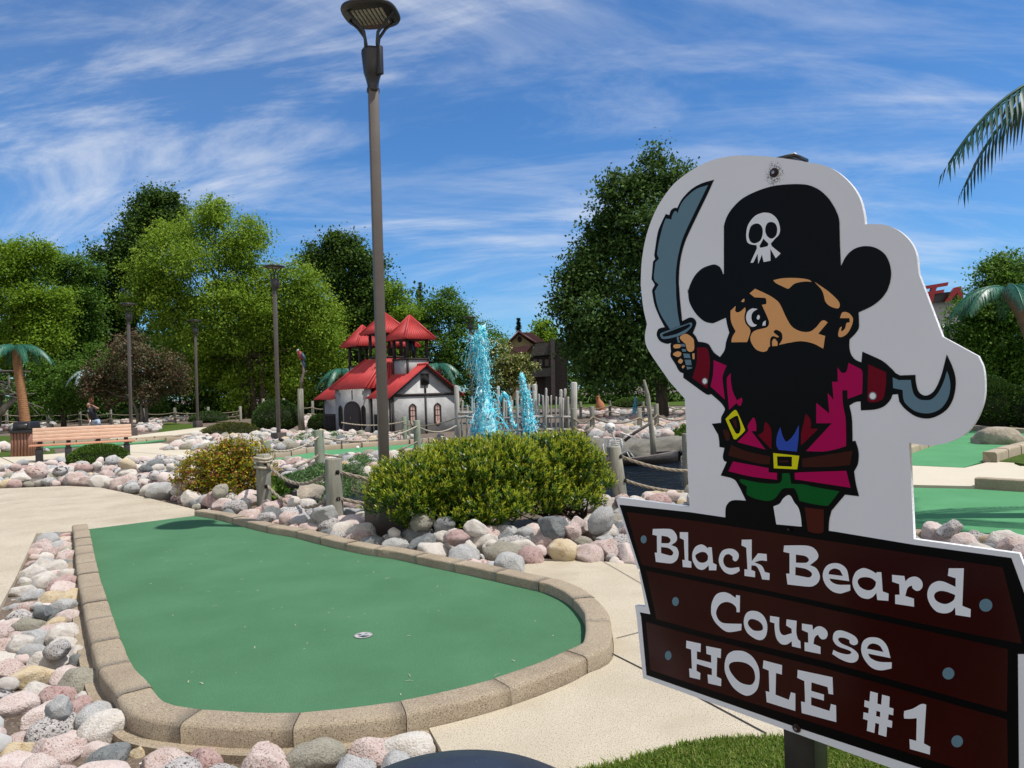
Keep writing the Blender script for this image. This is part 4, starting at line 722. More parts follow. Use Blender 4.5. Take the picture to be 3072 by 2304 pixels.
# ---- clipped shrubs
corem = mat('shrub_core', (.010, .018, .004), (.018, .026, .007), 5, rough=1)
def ball(name, label, px, pybot, wpx, hpx, leaf='yew', n=5200, size=.06, group=None, cat='shrub', flatb=.35, Y=None):
    X, Y = g(px, pybot); w_ = wpx*Y/FPX/2; h = hpx*Y/FPX; t = thing(name, (X, Y+w_*.6, 0), label, cat, group)
    c = np.array([X, Y+w_*.6, h*flatb]); dr = unit(n); dr[:, 2] = np.where(dr[:, 2] < -.5, -dr[:, 2], dr[:, 2])
    up = h*(1-flatb); lo_ = h*flatb*1.1; R3 = np.stack([np.full(n, w_), np.full(n, w_*.8), np.where(dr[:, 2] > 0, up, lo_)], 1)
    bump_ = np.array([1+.07*noise.noise(Vector(d*2.2)+Vector((px, 0, 0)))+.05*noise.noise(Vector(d*6)) for d in dr])[:, None]
    P = c+dr*R3*bump_*(1-np.abs(rng.normal(size=(n, 1)))*.05)
    P[:, 2] = np.maximum(P[:, 2], .02); s = size*(.6+.8*rng.random(n))
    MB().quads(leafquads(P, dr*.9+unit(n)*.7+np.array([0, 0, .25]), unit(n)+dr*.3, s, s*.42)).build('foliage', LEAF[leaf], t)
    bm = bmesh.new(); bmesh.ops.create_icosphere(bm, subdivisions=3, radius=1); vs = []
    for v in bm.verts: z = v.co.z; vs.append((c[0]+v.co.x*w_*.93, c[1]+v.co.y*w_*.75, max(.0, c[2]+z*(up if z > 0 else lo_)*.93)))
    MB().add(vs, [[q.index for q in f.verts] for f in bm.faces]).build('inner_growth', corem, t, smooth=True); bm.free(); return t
ball('yew_ball', 'large round clipped dark green yew between the lamp post and the parrot post', 817, 1297, 152, 98, 'yewd', 7000, .075)
ball('yew_ball', 'small round clipped yew half hidden by the toy church wall', 952, 1292, 70, 48, 'yewd', 2600, .075)
ball('spreading_yew', 'low olive brown spreading mound in front of the round yew', 672, 1313, 186, 44, 'bronze', 6500, .07, flatb=.15)
ball('boxwood_mound', 'low green clipped mound in front of the wooden bench', 266, 1402, 186, 66, 'yew', 9000, .05, flatb=.25)
ball('spreading_yew', 'low dark bush at the foot of the furthest left lamp post', 610, 1268, 118, 34, 'yewd', 3000, .1, flatb=.2)
ball('clipped_hedge', 'long clipped hedge sloping along the green behind the hook', 3010, 1292, 190, 164, 'yewd', 9000, .075, cat='hedge'); ball('clipped_hedge', 'clipped hedge at the right edge under the leaning palm', 3150, 1292, 200, 140, 'yewd', 7000, .075, cat='hedge')
ball('low_hedge', 'low clipped green hedge before the dark timber house', 1660, 1208, 70, 38, 'yew', 1800, .12, cat='hedge'); ball('low_hedge', 'low clipped green hedge behind the palisade left of the house', 1538, 1210, 60, 30, 'yew', 1500, .12, cat='hedge')
ball('low_hedge', 'bright green low hedge behind the furthest pond rope', 1900, 1226, 120, 32, 'yew', 3200, .11, cat='hedge')
# ---- creeping juniper mats
def mat_plant(label, pts, n, h, leaf='junip', L=.075, name='creeping_juniper'):
    poly = gl(pts); xs = [p[0] for p in poly]; ys = [p[1] for p in poly]; c = (sum(xs)/len(xs), sum(ys)/len(ys)); P = []
    q = np.stack([rng.uniform(min(xs), max(xs), n*3), rng.uniform(min(ys), max(ys), n*3)], 1); d = sdist(poly, q[:, 0], q[:, 1]); q = q[d < 0][:n]; d = d[d < 0][:n]
    hh = np.minimum(1, -d/.35)**.5*h; z = gh(q[:, 0], q[:, 1])+hh*(.35+.65*rng.random(len(q)))
    nn = np.array([noise.noise(Vector((x*3.5, y*3.5, 1))) for x, y in q]); z += nn*h*.5
    D = unit(len(q)); D[:, 2] = np.abs(D[:, 2])*.7+.15; Pp = np.stack([q[:, 0], q[:, 1], z], 1); s = L*(.6+.8*rng.random(len(q)))
    return tag(MB().quads(leafquads(Pp, D, unit(len(q)), s, s*.22)).build(name, LEAF[leaf], origin=(c[0], c[1], 0)), label, 'ground cover')
mat_plant('creeping juniper mat between the near rope fence and the pond', [(838, 1462), (850, 1445), (960, 1412), (1050, 1408), (1055, 1438), (1000, 1450), (930, 1462)], 9000, .2)
mat_plant('creeping juniper mat right of the near fence post behind the shrub', [(1025, 1420), (1035, 1385), (1110, 1385), (1150, 1400), (1120, 1440), (1040, 1452)], 6000, .22)
mat_plant('creeping juniper among the rocks before the toy church', [(855, 1338), (870, 1315), (960, 1306), (1090, 1312), (1080, 1322), (960, 1335), (900, 1345)], 9000, .18, L=.1)
mat_plant('tuft of green foliage on the rock ledge behind the boat', [(2010, 1340), (2015, 1318), (2060, 1312), (2120, 1330), (2060, 1350)], 2600, .5, 'yew', .16, 'ledge_fern')
mat_plant('clump of green daylily leaves below the red flowered bush', [(800, 1525), (812, 1480), (862, 1485), (860, 1520)], 500, .35, 'yew', .3, 'daylily_clump')

# ---- the broadleaf shrub in front of the lamp post
def sprigs(lobes, n, L, leaf, ring=11, up=.8, stem=.10):
    lobes = np.array(lobes, float); wt = lobes[:, 3]*lobes[:, 5]; wt /= wt.sum(); pick = rng.choice(len(lobes), n, p=wt); d = unit(n); d[:, 2] = np.where(d[:, 2] < -.35, -d[:, 2]*.6, d[:, 2]); d /= np.linalg.norm(d, axis=1, keepdims=True)
    rad = 1-np.abs(rng.normal(size=n))*.17; C = lobes[pick, :3]+d*lobes[pick, 3:6]*rad[:, None]; ax = d*.55+np.array([0, 0, up])+unit(n)*.35; ax /= np.linalg.norm(ax, axis=1, keepdims=True)
    ref = unit(n); e1 = np.cross(ax, ref); e1 /= np.linalg.norm(e1, axis=1, keepdims=True); e2 = np.cross(ax, e1); lowq, topq = [], []
    keep = C[:, 2] > .06
    for j in range(ring):
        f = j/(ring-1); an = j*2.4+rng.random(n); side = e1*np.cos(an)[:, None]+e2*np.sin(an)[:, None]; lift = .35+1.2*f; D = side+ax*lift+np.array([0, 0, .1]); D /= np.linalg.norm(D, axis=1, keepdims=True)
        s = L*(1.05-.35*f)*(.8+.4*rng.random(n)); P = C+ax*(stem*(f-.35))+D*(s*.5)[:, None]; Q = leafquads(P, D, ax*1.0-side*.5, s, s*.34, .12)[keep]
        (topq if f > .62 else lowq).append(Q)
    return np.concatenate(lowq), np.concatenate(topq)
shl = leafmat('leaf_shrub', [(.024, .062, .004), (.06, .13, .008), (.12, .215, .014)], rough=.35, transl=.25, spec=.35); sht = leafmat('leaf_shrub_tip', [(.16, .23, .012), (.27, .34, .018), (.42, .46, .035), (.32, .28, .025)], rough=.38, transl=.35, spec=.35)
def broadleaf(label, lobes, n, base, group):
    t = thing('broadleaf_shrub', base, label, 'shrub', group); a, c = sprigs(lobes, n, .054, None)
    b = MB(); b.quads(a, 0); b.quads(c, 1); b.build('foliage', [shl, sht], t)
    b = MB(); rr = random.Random(4)
    for l_ in lobes:
        for _ in range(9):
            s = Vector((base[0]+rr.uniform(-.25, .25), base[1]+rr.uniform(-.15, .15), 0)); e = Vector((l_[0]+rr.uniform(-1, 1)*l_[3]*.75, l_[1]+rr.uniform(-1, 1)*l_[4]*.7, l_[2]+rr.uniform(-.2, .75)*l_[5])); b.tube([tuple(s), tuple(s.lerp(e, .5)+Vector((0, 0, -.04))), tuple(e)], [.012, .008, .003], 5)
    b.build('stems', mat('twig', (.10, .06, .035), (.05, .03, .02), 20, rough=.9), t)
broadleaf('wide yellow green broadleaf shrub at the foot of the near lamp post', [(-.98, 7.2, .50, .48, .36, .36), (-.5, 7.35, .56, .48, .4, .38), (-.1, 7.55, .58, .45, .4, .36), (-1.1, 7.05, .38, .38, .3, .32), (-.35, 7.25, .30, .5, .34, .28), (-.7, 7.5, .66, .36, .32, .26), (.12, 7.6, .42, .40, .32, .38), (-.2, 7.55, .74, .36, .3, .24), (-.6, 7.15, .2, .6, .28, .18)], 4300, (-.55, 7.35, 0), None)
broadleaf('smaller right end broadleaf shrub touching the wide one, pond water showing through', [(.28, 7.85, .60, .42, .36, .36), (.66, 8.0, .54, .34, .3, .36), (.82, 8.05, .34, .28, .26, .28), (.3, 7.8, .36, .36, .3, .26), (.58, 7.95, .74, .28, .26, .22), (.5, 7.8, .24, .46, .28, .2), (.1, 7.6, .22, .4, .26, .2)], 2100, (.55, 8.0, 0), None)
# ---- spirea with red, yellow and green leaves
sp_l = leafmat('leaf_spirea', [(.05, .12, .012), (.11, .20, .015), (.38, .36, .02), (.50, .42, .025), (.34, .14, .02), (.30, .07, .03), (.20, .24, .02), (.10, .18, .02)], rough=.5, transl=.3)
spx, spy = g(655, 1505); t = thing('spirea_bush', (spx, spy+.3, 0), 'bushy spirea with red, orange and yellow leaves beside the rope fence', 'shrub')
SL = [(spx+a*.55, spy+.3+c*.4, z, r, r*.8, r) for a, c, z, r in ((-.75, 0, .34, .32), (-.35, -.3, .40, .34), (.05, 0, .46, .38), (.45, .2, .42, .34), (.1, -.4, .3, .34), (.6, .3, .62, .26), (.3, .1, .66, .26), (-.2, .3, .55, .3), (.95, .2, .34, .26))]
MB().quads(crown(SL, 1000, 22, .055, .042, .25, asp=.5, shell=.12)).build('foliage', sp_l, t)
pk = leafmat('spirea_flower', [(.35, .09, .14), (.42, .15, .2), (.25, .05, .08)], transl=.2)
MB().quads(crown(SL, 45, 14, .025, .018, 0, asp=.8, shell=.03)).build('blossom', pk, t)
b = MB()
for l_ in SL: b.tube([(spx+random.uniform(-.1, .1), spy+.3, -.02), tuple(l_[:3])], [.012, .004], 5)
b.build('stems', mat('twig', (.1, .06, .035)), t)

# ---- grass
def blades(poly, n, h0, h1, z0, name='grass', label=None, lean=.6, wd=.0032, cols=None):
    xs = [p[0] for p in poly]; ys = [p[1] for p in poly]; q = np.stack([rng.uniform(min(xs), max(xs), n), rng.uniform(min(ys), max(ys), n)], 1); q = q[sdist(poly, q[:, 0], q[:, 1]) < .01]; m = len(q)
    h = rng.uniform(h0, h1, m); an = rng.uniform(0, 6.283, m); dx, dy = np.cos(an), np.sin(an); le = np.abs(rng.normal(size=m))*lean; ww = wd*(.6+.8*rng.random(m))
    b0 = np.stack([q[:, 0], q[:, 1], np.full(m, z0)], 1); sd_ = np.stack([-dy, dx, np.zeros(m)], 1)*ww[:, None]; mid = b0+np.stack([dx*le*h*.35, dy*le*h*.35, h*.6], 1); tip = b0+np.stack([dx*le*h, dy*le*h, h*(1-.25*np.minimum(le, 1.5))], 1)
    v = np.stack([b0-sd_, b0+sd_, mid+sd_*.8, mid-sd_*.8, tip], 1).reshape(-1, 3); i = np.arange(m)*5
    f = np.concatenate([np.stack([i, i+1, i+2, i+3], 1).tolist()]).tolist()+np.stack([i+3, i+2, i+4], 1).tolist()
    return tag(MB().add(v, f).build(name, leafmat('grass_blade', [(.06, .13, .010), (.11, .20, .018), (.20, .28, .04), (.36, .36, .12)], rough=.55, transl=.4)), label, 'grass', kind='stuff')
near = gl([(1700, 2365), (1880, 2322), (1948, 2303), (2043, 2274), (2124, 2260), (2233, 2249), (2363, 2247), (2600, 2258), (2850, 2285), (2850, 2420), (1700, 2420)])
blades(near, 46000, .02, .046, .028, label='short lawn grass growing round the sign post')
# ================================================================== THINGS
# ---- lamp posts (built once round the origin, head height 5.6 m)
pole_m = mat('pole_bronze', (.105, .085, .072), (.085, .068, .058), 3, rough=.45); lamp_m = mat('lamp_dark_bronze', (.022, .019, .018), (.03, .026, .024), 8, rough=.4); lens_m = mat('lamp_lens', (.36, .33, .25), (.27, .25, .19), 30, rough=.35)
LH = 5.53
def lamp_post(label):
    t = thing('lamp_post', (0, 0, 0), label, 'lamp post', 'lamp posts of the course', local=True)
    MB().box((0, 0, .14), (.36, .36, .40), 0, None, .94).build('base_cover', mat('lamp_base', (.085, .066, .055), (.06, .046, .038), 6, rough=.6), t, bevel=.008)
    rot = Matrix.Rotation(R(28), 3, 'Z'); MB().box((0, 0, 2.355), (.102, .102, 4.71), 0, np.array(rot)).build('pole', pole_m, t, bevel=.006)
    b = MB(); b.lathe([(.062, 4.69), (.072, 4.70), (.072, 4.725), (.062, 4.74), (.064, 4.78), (.085, 4.86), (.10, 4.90), (.122, 5.12), (.095, 5.155), (.05, 5.17)], 8); b.build('driver_housing', lamp_m, t)
    b = MB(); b.box((.10, -.06, 5.0), (.07, .05, .30), 0, np.array(Matrix.Rotation(R(-30), 3, 'Z'))); b.build('housing_cover', lamp_m, t, bevel=.006)
    for i in range(4):
        a = R(45+90*i+14); c, s = math.cos(a), math.sin(a); a2 = a+(.35 if i % 2 else -.35); c2, s2 = math.cos(a2), math.sin(a2)
        MB().tube([(c*.085, s*.085, 5.08), (c*.088, s*.088, 5.22), (c*.105, s*.105, 5.31), (c2*.16, s2*.16, 5.41), (c2*.235, s2*.235, 5.48), (c2*.275, s2*.275, LH)], [.016, .017, .017, .016, .015, .013], 8).build('arm', lamp_m, t, smooth=True)
    P = [((abs(math.cos(a))**.72)*math.copysign(1, math.cos(a))*.30, (abs(math.sin(a))**.72)*math.copysign(1, math.sin(a))*.30) for a in [2*math.pi*i/40 for i in range(40)]]
    b = MB(); k = 40; V = []
    for sc_, z in ((.90, LH-.022), (.98, LH-.012), (1.0, LH+.004), (.985, LH+.02), (.90, LH+.034), (.55, LH+.05)): V += [(p[0]*sc_, p[1]*sc_, z) for p in P]
    b.add(V, [(q*k+j, q*k+(j+1) % k, (q+1)*k+(j+1) % k, (q+1)*k+j) for q in range(5) for j in range(k)]+[tuple(range(k))[::-1], tuple(5*k+j for j in range(k))]); b.build('head', lamp_m, t, smooth=True)
    b = MB()
    for i in range(8): b.box((-.155+i*.0443, 0, LH-.0245), (.028, .32, .004))
    b.build('lens', lens_m, t); return t
L1 = lamp_post('nearest tall bronze lamp post, its foot behind the yellow green shrub'); L1.location = (LAMP1[0], LAMP1[1], 0); L1.rotation_euler = (0, 0, R(-8))
for (px, Y, lab_) in ((836, 22.6, 'bronze lamp post in front of the round clipped yew'), (394, 30.3, 'bronze lamp post rising behind the right end of the bench'), (594, 37.5, 'bronze lamp post by the low dark bush at the tree line'), (1420, 40, 'dark lamp post behind the top of the tall fountain jet')):
    p = atY(px, 1300, Y); dup(L1, (p.x, Y, 0), R(20+px % 40), label=lab_)

# ---- rope fences
wood_g = mat('post_wood_grey', (.34, .32, .26), (.15, .15, .115), 5, rough=.9, bump=.7, bscale=30, stretch=(1, 1, .12), speck=((.08, .075, .06), 26, .6, .7), objrand=True)
wood_gr = mat('post_wood_greenish', (.13, .17, .13), (.27, .30, .22), 4, rough=.9, bump=.7, bscale=30, stretch=(1, 1, .1), speck=((.07, .08, .06), 22, .6, .72), objrand=True)
rope_m = mat('rope_fibre', (.34, .29, .22), (.22, .18, .13), 40, rough=.95, bump=.5, bscale=150); rope_p = mat('rope_pale', (.52, .46, .36), (.36, .31, .23), 40, rough=.95, bump=.5, bscale=150)
hole_m = mat('hole_dark', (.006, .005, .004), rough=1)
def rope(pts, r, m, parent, sag=0., strands=3, origin=None, name='rope'):
    """three laid strands along a sagging line"""
    P = []
    for a, c in zip(pts, pts[1:]):
        n_ = 14
        for j in range(n_): s = j/n_; q = Vector(a).lerp(Vector(c), s); q.z -= sag*4*s*(1-s); P.append(q)
    P.append(Vector(pts[-1])); b = MB(); tw = 0; dist = 0
    fine = []
    for a, c in zip(P, P[1:]):
        k = max(1, int((c-a).length/(r*1.6)));
        for j in range(k): fine.append(a.lerp(c, j/k))
    fine.append(P[-1])
    if strands == 1: b.tube(fine[::4]+[fine[-1]], r, 6)
    else:
        for s in range(strands):
            Q = []
            for i, p in enumerate(fine):
                t_ = (fine[min(i+1, len(fine)-1)]-fine[max(i-1, 0)]).normalized(); e1 = t_.cross(Vector((0, 0, 1))).normalized(); e2 = t_.cross(e1); a = 2*math.pi*s/strands+i*.75; Q.append(p+(e1*math.cos(a)+e2*math.sin(a))*r*.52)
            b.tube(Q, r*.56, 6)
    return b.build(name, m, parent, smooth=True)
def post_mb(x, y, z0, z1, r, lean=(0, 0), k=14, seed=0):
    b = MB(); rr = random.Random(seed); V = []; lev = [z0, z0+(z1-z0)*.3, z0+(z1-z0)*.65, z1-.012, z1]; wob = [1+rr.uniform(-.05, .05) for _ in range(k)]
    for i, z in enumerate(lev):
        f = (z-z0)/(z1-z0); rad = r*(.9 if i == 4 else 1.02-.04*f)
        for j in range(k): a = 2*math.pi*j/k; V.append((x+lean[0]*f+math.cos(a)*rad*wob[j], y+lean[1]*f+math.sin(a)*rad*wob[j], z))
    return b.add(V, [(q*k+j, q*k+(j+1) % k, (q+1)*k+(j+1) % k, (q+1)*k+j) for q in range(4) for j in range(k)]+[tuple(range(k))[::-1], tuple(4*k+j for j in range(k))])
def rope_fence(label, posts, ropes, group='rope fences'):
    """posts: (x, y, base z, top z, radius, lean, material, name)"""
    p0 = posts[0]; t = thing('rope_fence', (p0[0], p0[1], p0[2]), label, 'rope fence', group)
    for i, p in enumerate(posts): post_mb(*p[:5], lean=p[5], seed=i).build('post', p[6], t, smooth=False)
    for rp in ropes: rope(rp[0], rp[1], rp[2], t, rp[3], rp[4])
    return t
def pw(px, pyb, pyt, wpx, m=None, dz=0., lean=0, Y=None):
    X, Yy = g(px, pyb, dz) if Y is None else (atY(px, pyb, Y).x, Y); zt = atY(px, pyt, Yy).z; return (X, Yy, dz-.35, zt, wpx*Yy/FPX/2, (lean, 0), m or wood_g)
pA = pw(1006, 1574, 1375, 50); pB_ = pw(793, 1526, 1362, 42); pH = pw(1873, 1512, 1338, 43, lean=-.11); pI = (3.6, 9.9, -.2, .76, .1, (0, 0), wood_g)
pX = (.25, 9.05, -.3, .72, .095, (0, 0), wood_g)
def at(p, h): f = h/(p[3]); return Vector((p[0]+p[5][0]*f, p[1], h))
def side(p, h, s): q = at(p, h); return q+Vector((p[4]*s, -p[4]*.3, 0))
rp = []
for (a, c, sg) in ((pB_, pA, .20), (pA, pX, .22), (pX, pH, .2), (pH, pI, .26)):
    for h in (.60, .30): rp.append(([side(a, h if a is not pB_ else h+.01, .6), side(c, h, -.6)], .021, rope_m, sg if h > .5 else sg*.9, 3))
rope_fence('near rope fence of grey posts and twisted rope along the pond edge', [pB_, pA, pX, pH, pI], rp)
nf = bpy.data.objects['rope_fence']
for p in (pB_, pA, pH):
    for h in (.60, .30):
        q = side(p, h, .62)+Vector((.0, -p[4]*.45, 0)); o = MB().lathe([(.026, 0), (.026, .004)], 14).build('rope_hole', hole_m, nf, origin=(0, 0, 0)); o.location = q-nf.location; o.rotation_euler = (R(90), 0, R(38))
# coil tied round the second post
for z, dr in ((.665, .0), (.63, .004), (.55, .0)):
    r = pB_[4]+.016; rope([(pB_[0]+r*math.cos(a), pB_[1]+r*math.sin(a), z+.012*math.sin(a*2)) for a in [i*math.pi/6 for i in range(13)]], .017, rope_p, nf, 0, 3)
# middle fence between juniper and castle green
pC = pw(760, 1470, 1341, 28, wood_gr); pD = pw(800, 1440, 1322, 28, wood_gr); pE = pw(960, 1409, 1290, 29, wood_gr); pF = pw(1253, 1352, 1261, 21, wood_gr); pG = pw(1214, 1322, 1250, 15, wood_gr); pP1 = pw(1370, 1345, 1156, 18, dz=-.1)
ZT = lambda p, f: Vector((p[0], p[1]-p[4], p[3]*f))
rope_fence('greenish rope fence between the castle green and the juniper', [pC, pD, pE, pF], [([ZT(pB_, .88), ZT(pC, .75)], .02, rope_p, .05, 3), ([ZT(pD, .78), ZT(pE, .82)], .02, rope_p, .12, 3), ([ZT(pD, .35), ZT(pE, .38)], .02, rope_m, .12, 3), ([ZT(pE, .84), ZT(pF, .80)], .02, rope_p, .2, 3), ([ZT(pE, .42), ZT(pF, .3)], .02, rope_m, .2, 3)])
rope_fence('greenish rope fence in front of the white gable of the toy church', [pG, pw(1226, 1318, 1262, 12, wood_gr)], [([ZT(pG, .8), (pG[0]-1.9, pG[1]-.1, .62)], .018, rope_p, .1, 3), ([ZT(pG, .45), (pG[0]-1.9, pG[1]-.1, .3)], .018, rope_p, .1, 3), ([ZT(pF, .82), ZT(pP1, .32)], .02, rope_p, .16, 3), ([ZT(pG, .7), ZT(pP1, .45)], .018, rope_m, .12, 3)])
def far_fence(label, L, Y, hts=(.68, .36), sag=.1, m=None, hp=.92):
    P = []
    for px, pyb, pyt in L:
        y = Y if Y else None; P.append(pw(px, pyb, pyt, 8.5 if Y is None or Y > 30 else 15, m or wood_g, Y=Y))
    rs = []
    for a, c in zip(P, P[1:]):
        for h in hts: rs.append(([(a[0], a[1]-a[4], a[3]*h), (c[0], c[1]-c[4], c[3]*h)], .026, rope_m, sag, 1))
    return rope_fence(label, P, rs)
far_fence('far rope fence along the tree line behind the purple leaved tree', [(-60, 1262, 1226), (20, 1262, 1226), (144, 1262, 1226), (240, 1262, 1226), (332, 1262, 1226), (430, 1261, 1225), (525, 1261, 1223), (625, 1259, 1221), (721, 1257, 1219)], 46)
far_fence('far rope fence left of the toy church behind the parrot post', [(790, 1238, 1196), (852, 1240, 1195), (938, 1242, 1203), (985, 1246, 1206)], 42)
far_fence('rope fence on the far bank between palisade and boat mast', [(1722, 1330, 1225), (1778, 1292, 1219), (1919, 1275, 1225), (1971, 1290, 1211), (2080, 1290, 1215)], 22.5, (.62, .3), .18)
far_fence('rope fence further back beyond the blue jet on the far bank', [(1742, 1240, 1205), (1830, 1240, 1202), (1930, 1240, 1205), (2004, 1257, 1210), (2100, 1255, 1212)], 34, (.7, .35), .12)
pJ = pw(2060, 1418, 1300, 22); 
rope_fence('single grey rope post at the pond beside the left edge of the sign', [pJ], [([ZT(pJ, .8), (pJ[0]+1.8, pJ[1], .55)], .02, rope_m, .15, 1)])

# ---- palisade of poles by the fountain
pale_w = mat('driftwood_pale', (.46, .44, .40), (.30, .285, .255), 5, rough=.9, bump=.7, bscale=30, stretch=(1, 1, .12), speck=((.14, .13, .11), 26, .6, .7), objrand=True)
FY = 23.0; base = atY(1545, 1335, FY); t = thing('palisade_fence', (base.x, FY, WATER_Z), 'palisade of grey driftwood poles standing in the pond behind the fountain', 'fence')
rr = random.Random(9)
big = [(1370, 1156, 1345, 17), (1495, 1158, 1335, 11), (1603, 1152, 1335, 18), (1637, 1164, 1335, 8), (1683, 1168, 1335, 11), (1697, 1166, 1335, 11), (1722, 1146, 1340, 22), (1552, 1172, 1335, 11), (1588, 1152, 1335, 10)]
small = [(1387, 1200), (1400, 1215), (1415, 1190), (1432, 1205), (1448, 1198), (1462, 1200), (1478, 1206), (1508, 1192), (1522, 1198), (1536, 1200), (1566, 1190), (1578, 1196), (1592, 1186), (1616, 1182), (1628, 1186), (1643, 1188), (1656, 1186), (1668, 1190), (1680, 1192), (1690, 1194), (1705, 1190), (1420, 1208), (1530, 1188), (1600, 1204)]
for px, yt, yb, wpx in big+[(a+rr.uniform(-2, 2), c, 1336+rr.uniform(-2, 6), rr.uniform(6, 8.5)) for a, c in small]:
    dy = rr.uniform(-.25, .25); a = atY(px, yt, FY+dy); c = atY(px, yb, FY+dy); r = wpx*FY/FPX/2
    MB().tube([(c.x, FY+dy, -.7), ((a.x+c.x)/2+rr.uniform(-.02, .02), FY+dy, a.z*.4), (a.x+rr.uniform(-.02, .02), FY+dy, a.z-.04), (a.x, FY+dy, a.z)], [r, r*.97, r*.92, r*.6], 8).build('pole', pale_w, t)
for h, x0, x1 in ((.55, 1500, 1720), (.15, 1500, 1720), (.62, 1372, 1420)):
    a, c = atY(x0, 1200, FY-.1), atY(x1, 1200, FY-.1); MB().tube([(a.x, FY-.14, h), ((a.x+c.x)/2, FY-.16, h+.03), (c.x, FY-.14, h-.02)], .045, 7).build('rail', pale_w, t)
a = atY(1375, 1240, FY-.2); c = atY(1420, 1238, FY-.2); MB().tube([(a.x, FY-.3, a.z), (c.x, FY-.3, c.z)], .05, 8).build('rail', pale_w, t)

# ---- the blue fountain: sprays of dyed water
fw = leafmat('dyed_water', [(.09, .56, .74), (.14, .70, .85), (.25, .80, .90), (.55, .90, .95), (.9, .97, .98)], rough=.2, transl=.45, spec=.5)
def blob_mb(b, P, S, D):
    """stretched octahedral droplets"""
    P = np.asarray(P); S = np.asarray(S)[:, None]; D = D/np.linalg.norm(D, axis=1, keepdims=True); e1 = np.cross(D, unit(len(P))); e1 /= np.linalg.norm(e1, axis=1, keepdims=True); e2 = np.cross(D, e1); st = (1+1.8*rng.random((len(P), 1)))
    V = np.stack([P+D*S*st, P+e1*S, P+e2*S, P-e1*S, P-e2*S, P-D*S*st*.8], 1); k = np.arange(len(P))*6
    f = [(0, 1, 2), (0, 2, 3), (0, 3, 4), (0, 4, 1), (5, 2, 1), (5, 3, 2), (5, 4, 3), (5, 1, 4)]
    b.add(V.reshape(-1, 3), np.concatenate([np.stack([k+q[0], k+q[1], k+q[2]], 1) for q in f]).tolist())
def jet(label, axis_px, Y, wid, n, seed):
    """axis: image points of the water column from foot to tip with half-widths"""
    rr = np.random.default_rng(seed); A_ = [atY(x, y, Y) for x, y in axis_px]; X = np.array([a.x for a in A_]); Z = np.array([a.z for a in A_]); S = np.linspace(0, 1, len(A_)); W = np.array(wid)*Y/FPX
    t = thing('fountain_jet', (X[0], Y, WATER_Z), label, 'fountain', 'blue fountain jets'); b = MB()
    s = rr.random(n)**.8; an = rr.random(n)*6.283; q = np.sqrt(rr.random(n))*(.75+.35*rr.random(n)); strand = rr.integers(0, 26, n); an = np.where(rr.random(n) < .6, strand*.7+s*1.5, an)
    w_ = np.interp(s, S, W); lump = np.array([noise.noise(Vector((X[0]*3+math.cos(a)*1.2, a, v*7)))*.95+1 for a, v in zip(an, s)]); r = w_*q*lump
    P = np.stack([np.interp(s, S, X)+np.cos(an)*r, Y+np.sin(an)*r*.9, np.interp(s, S, Z)+rr.normal(size=n)*.02], 1)
    D = np.stack([np.cos(an)*.25, np.sin(an)*.25, np.ones(n)], 1)+rr.normal(size=(n, 3))*.25; blob_mb(b, P, (.008+.04*rr.random(n)**4)*(.6+.9*(q < .5)), D); b.build('spray', fw, t)
    # core sheet with ragged surface
    b = MB(); k = 16; m_ = 60; V = []
    for i in range(m_):
        s_ = i/(m_-1)*.93
        for j in range(k):
            a = 6.283*j/k; rad = np.interp(s_, S, W)*(.62+.42*noise.noise(Vector((math.cos(a)*1.7+seed, math.sin(a)*1.7, s_*11)))+.2*noise.noise(Vector((math.cos(a)*4, math.sin(a)*4+seed, s_*34)))); V.append((np.interp(s_, S, X)+math.cos(a)*rad, Y+math.sin(a)*rad, np.interp(s_, S, Z)))
    b.add(V, [(i*k+j, i*k+(j+1) % k, (i+1)*k+(j+1) % k, (i+1)*k+j) for i in range(m_-1) for j in range(k) if noise.noise(Vector((j*.9, i*.28, seed*3.1))) > -.28]); b.build('water_column', mat('dyed_water_core', (.12, .70, .88), (.70, .94, .98), 7, rough=.25, bump=.8, bscale=25, lo=.4, hi=.62), t, smooth=True)
    # strands of water thrown off the column
    b = MB()
    for i in range(int(n/420)):
        s0 = rr.uniform(.15, .95); a = rr.uniform(0, 6.283); w0 = np.interp(s0, S, W); p0 = Vector((np.interp(s0, S, X)+math.cos(a)*w0*.6, Y+math.sin(a)*w0*.6, np.interp(s0, S, Z))); vx, vz = rr.uniform(.25, .9)*w0*2.2, rr.uniform(.1, 1.1)*w0*2.4; Q = []
        for j in range(9): q = j/8*rr.uniform(.8, 1.1); Q.append((p0.x+math.cos(a)*vx*q+rr.normal()*.008, p0.y+math.sin(a)*vx*q, p0.z+vz*q-w0*4.2*q*q))
        b.tube(Q, [.022*rr.uniform(.4, 1.3)*(1-j/10) for j in range(9)], 5)
    b.build('strands', fw, t, smooth=True)
    # stray drops
    m_ = n//12; b = MB(); s = rr.random(m_)*.92; P = np.stack([np.interp(s, S, X)+rr.normal(size=m_)*np.interp(s, S, W)*1.25, Y+rr.normal(size=m_)*.15, np.interp(s, S, Z)+rr.normal(size=m_)*.06], 1); blob_mb(b, P, .006+.012*rr.random(m_), unit(m_)); tag(b.build('droplets', fw, t), kind='stuff'); return t
jet('tallest blue dyed fountain jet in front of the palisade', [(1462, 1335), (1462, 1280), (1458, 1220), (1450, 1160), (1444, 1100), (1440, 1050), (1440, 1015), (1446, 986)], 21, [54, 47, 33, 19, 20, 27, 21, 8], 15000, 1)
jet('second blue dyed fountain jet right of the tallest', [(1590, 1340), (1588, 1290), (1584, 1240), (1578, 1195), (1570, 1155), (1564, 1128)], 21.4, [23, 22, 18, 12, 6, 3], 6000, 2)
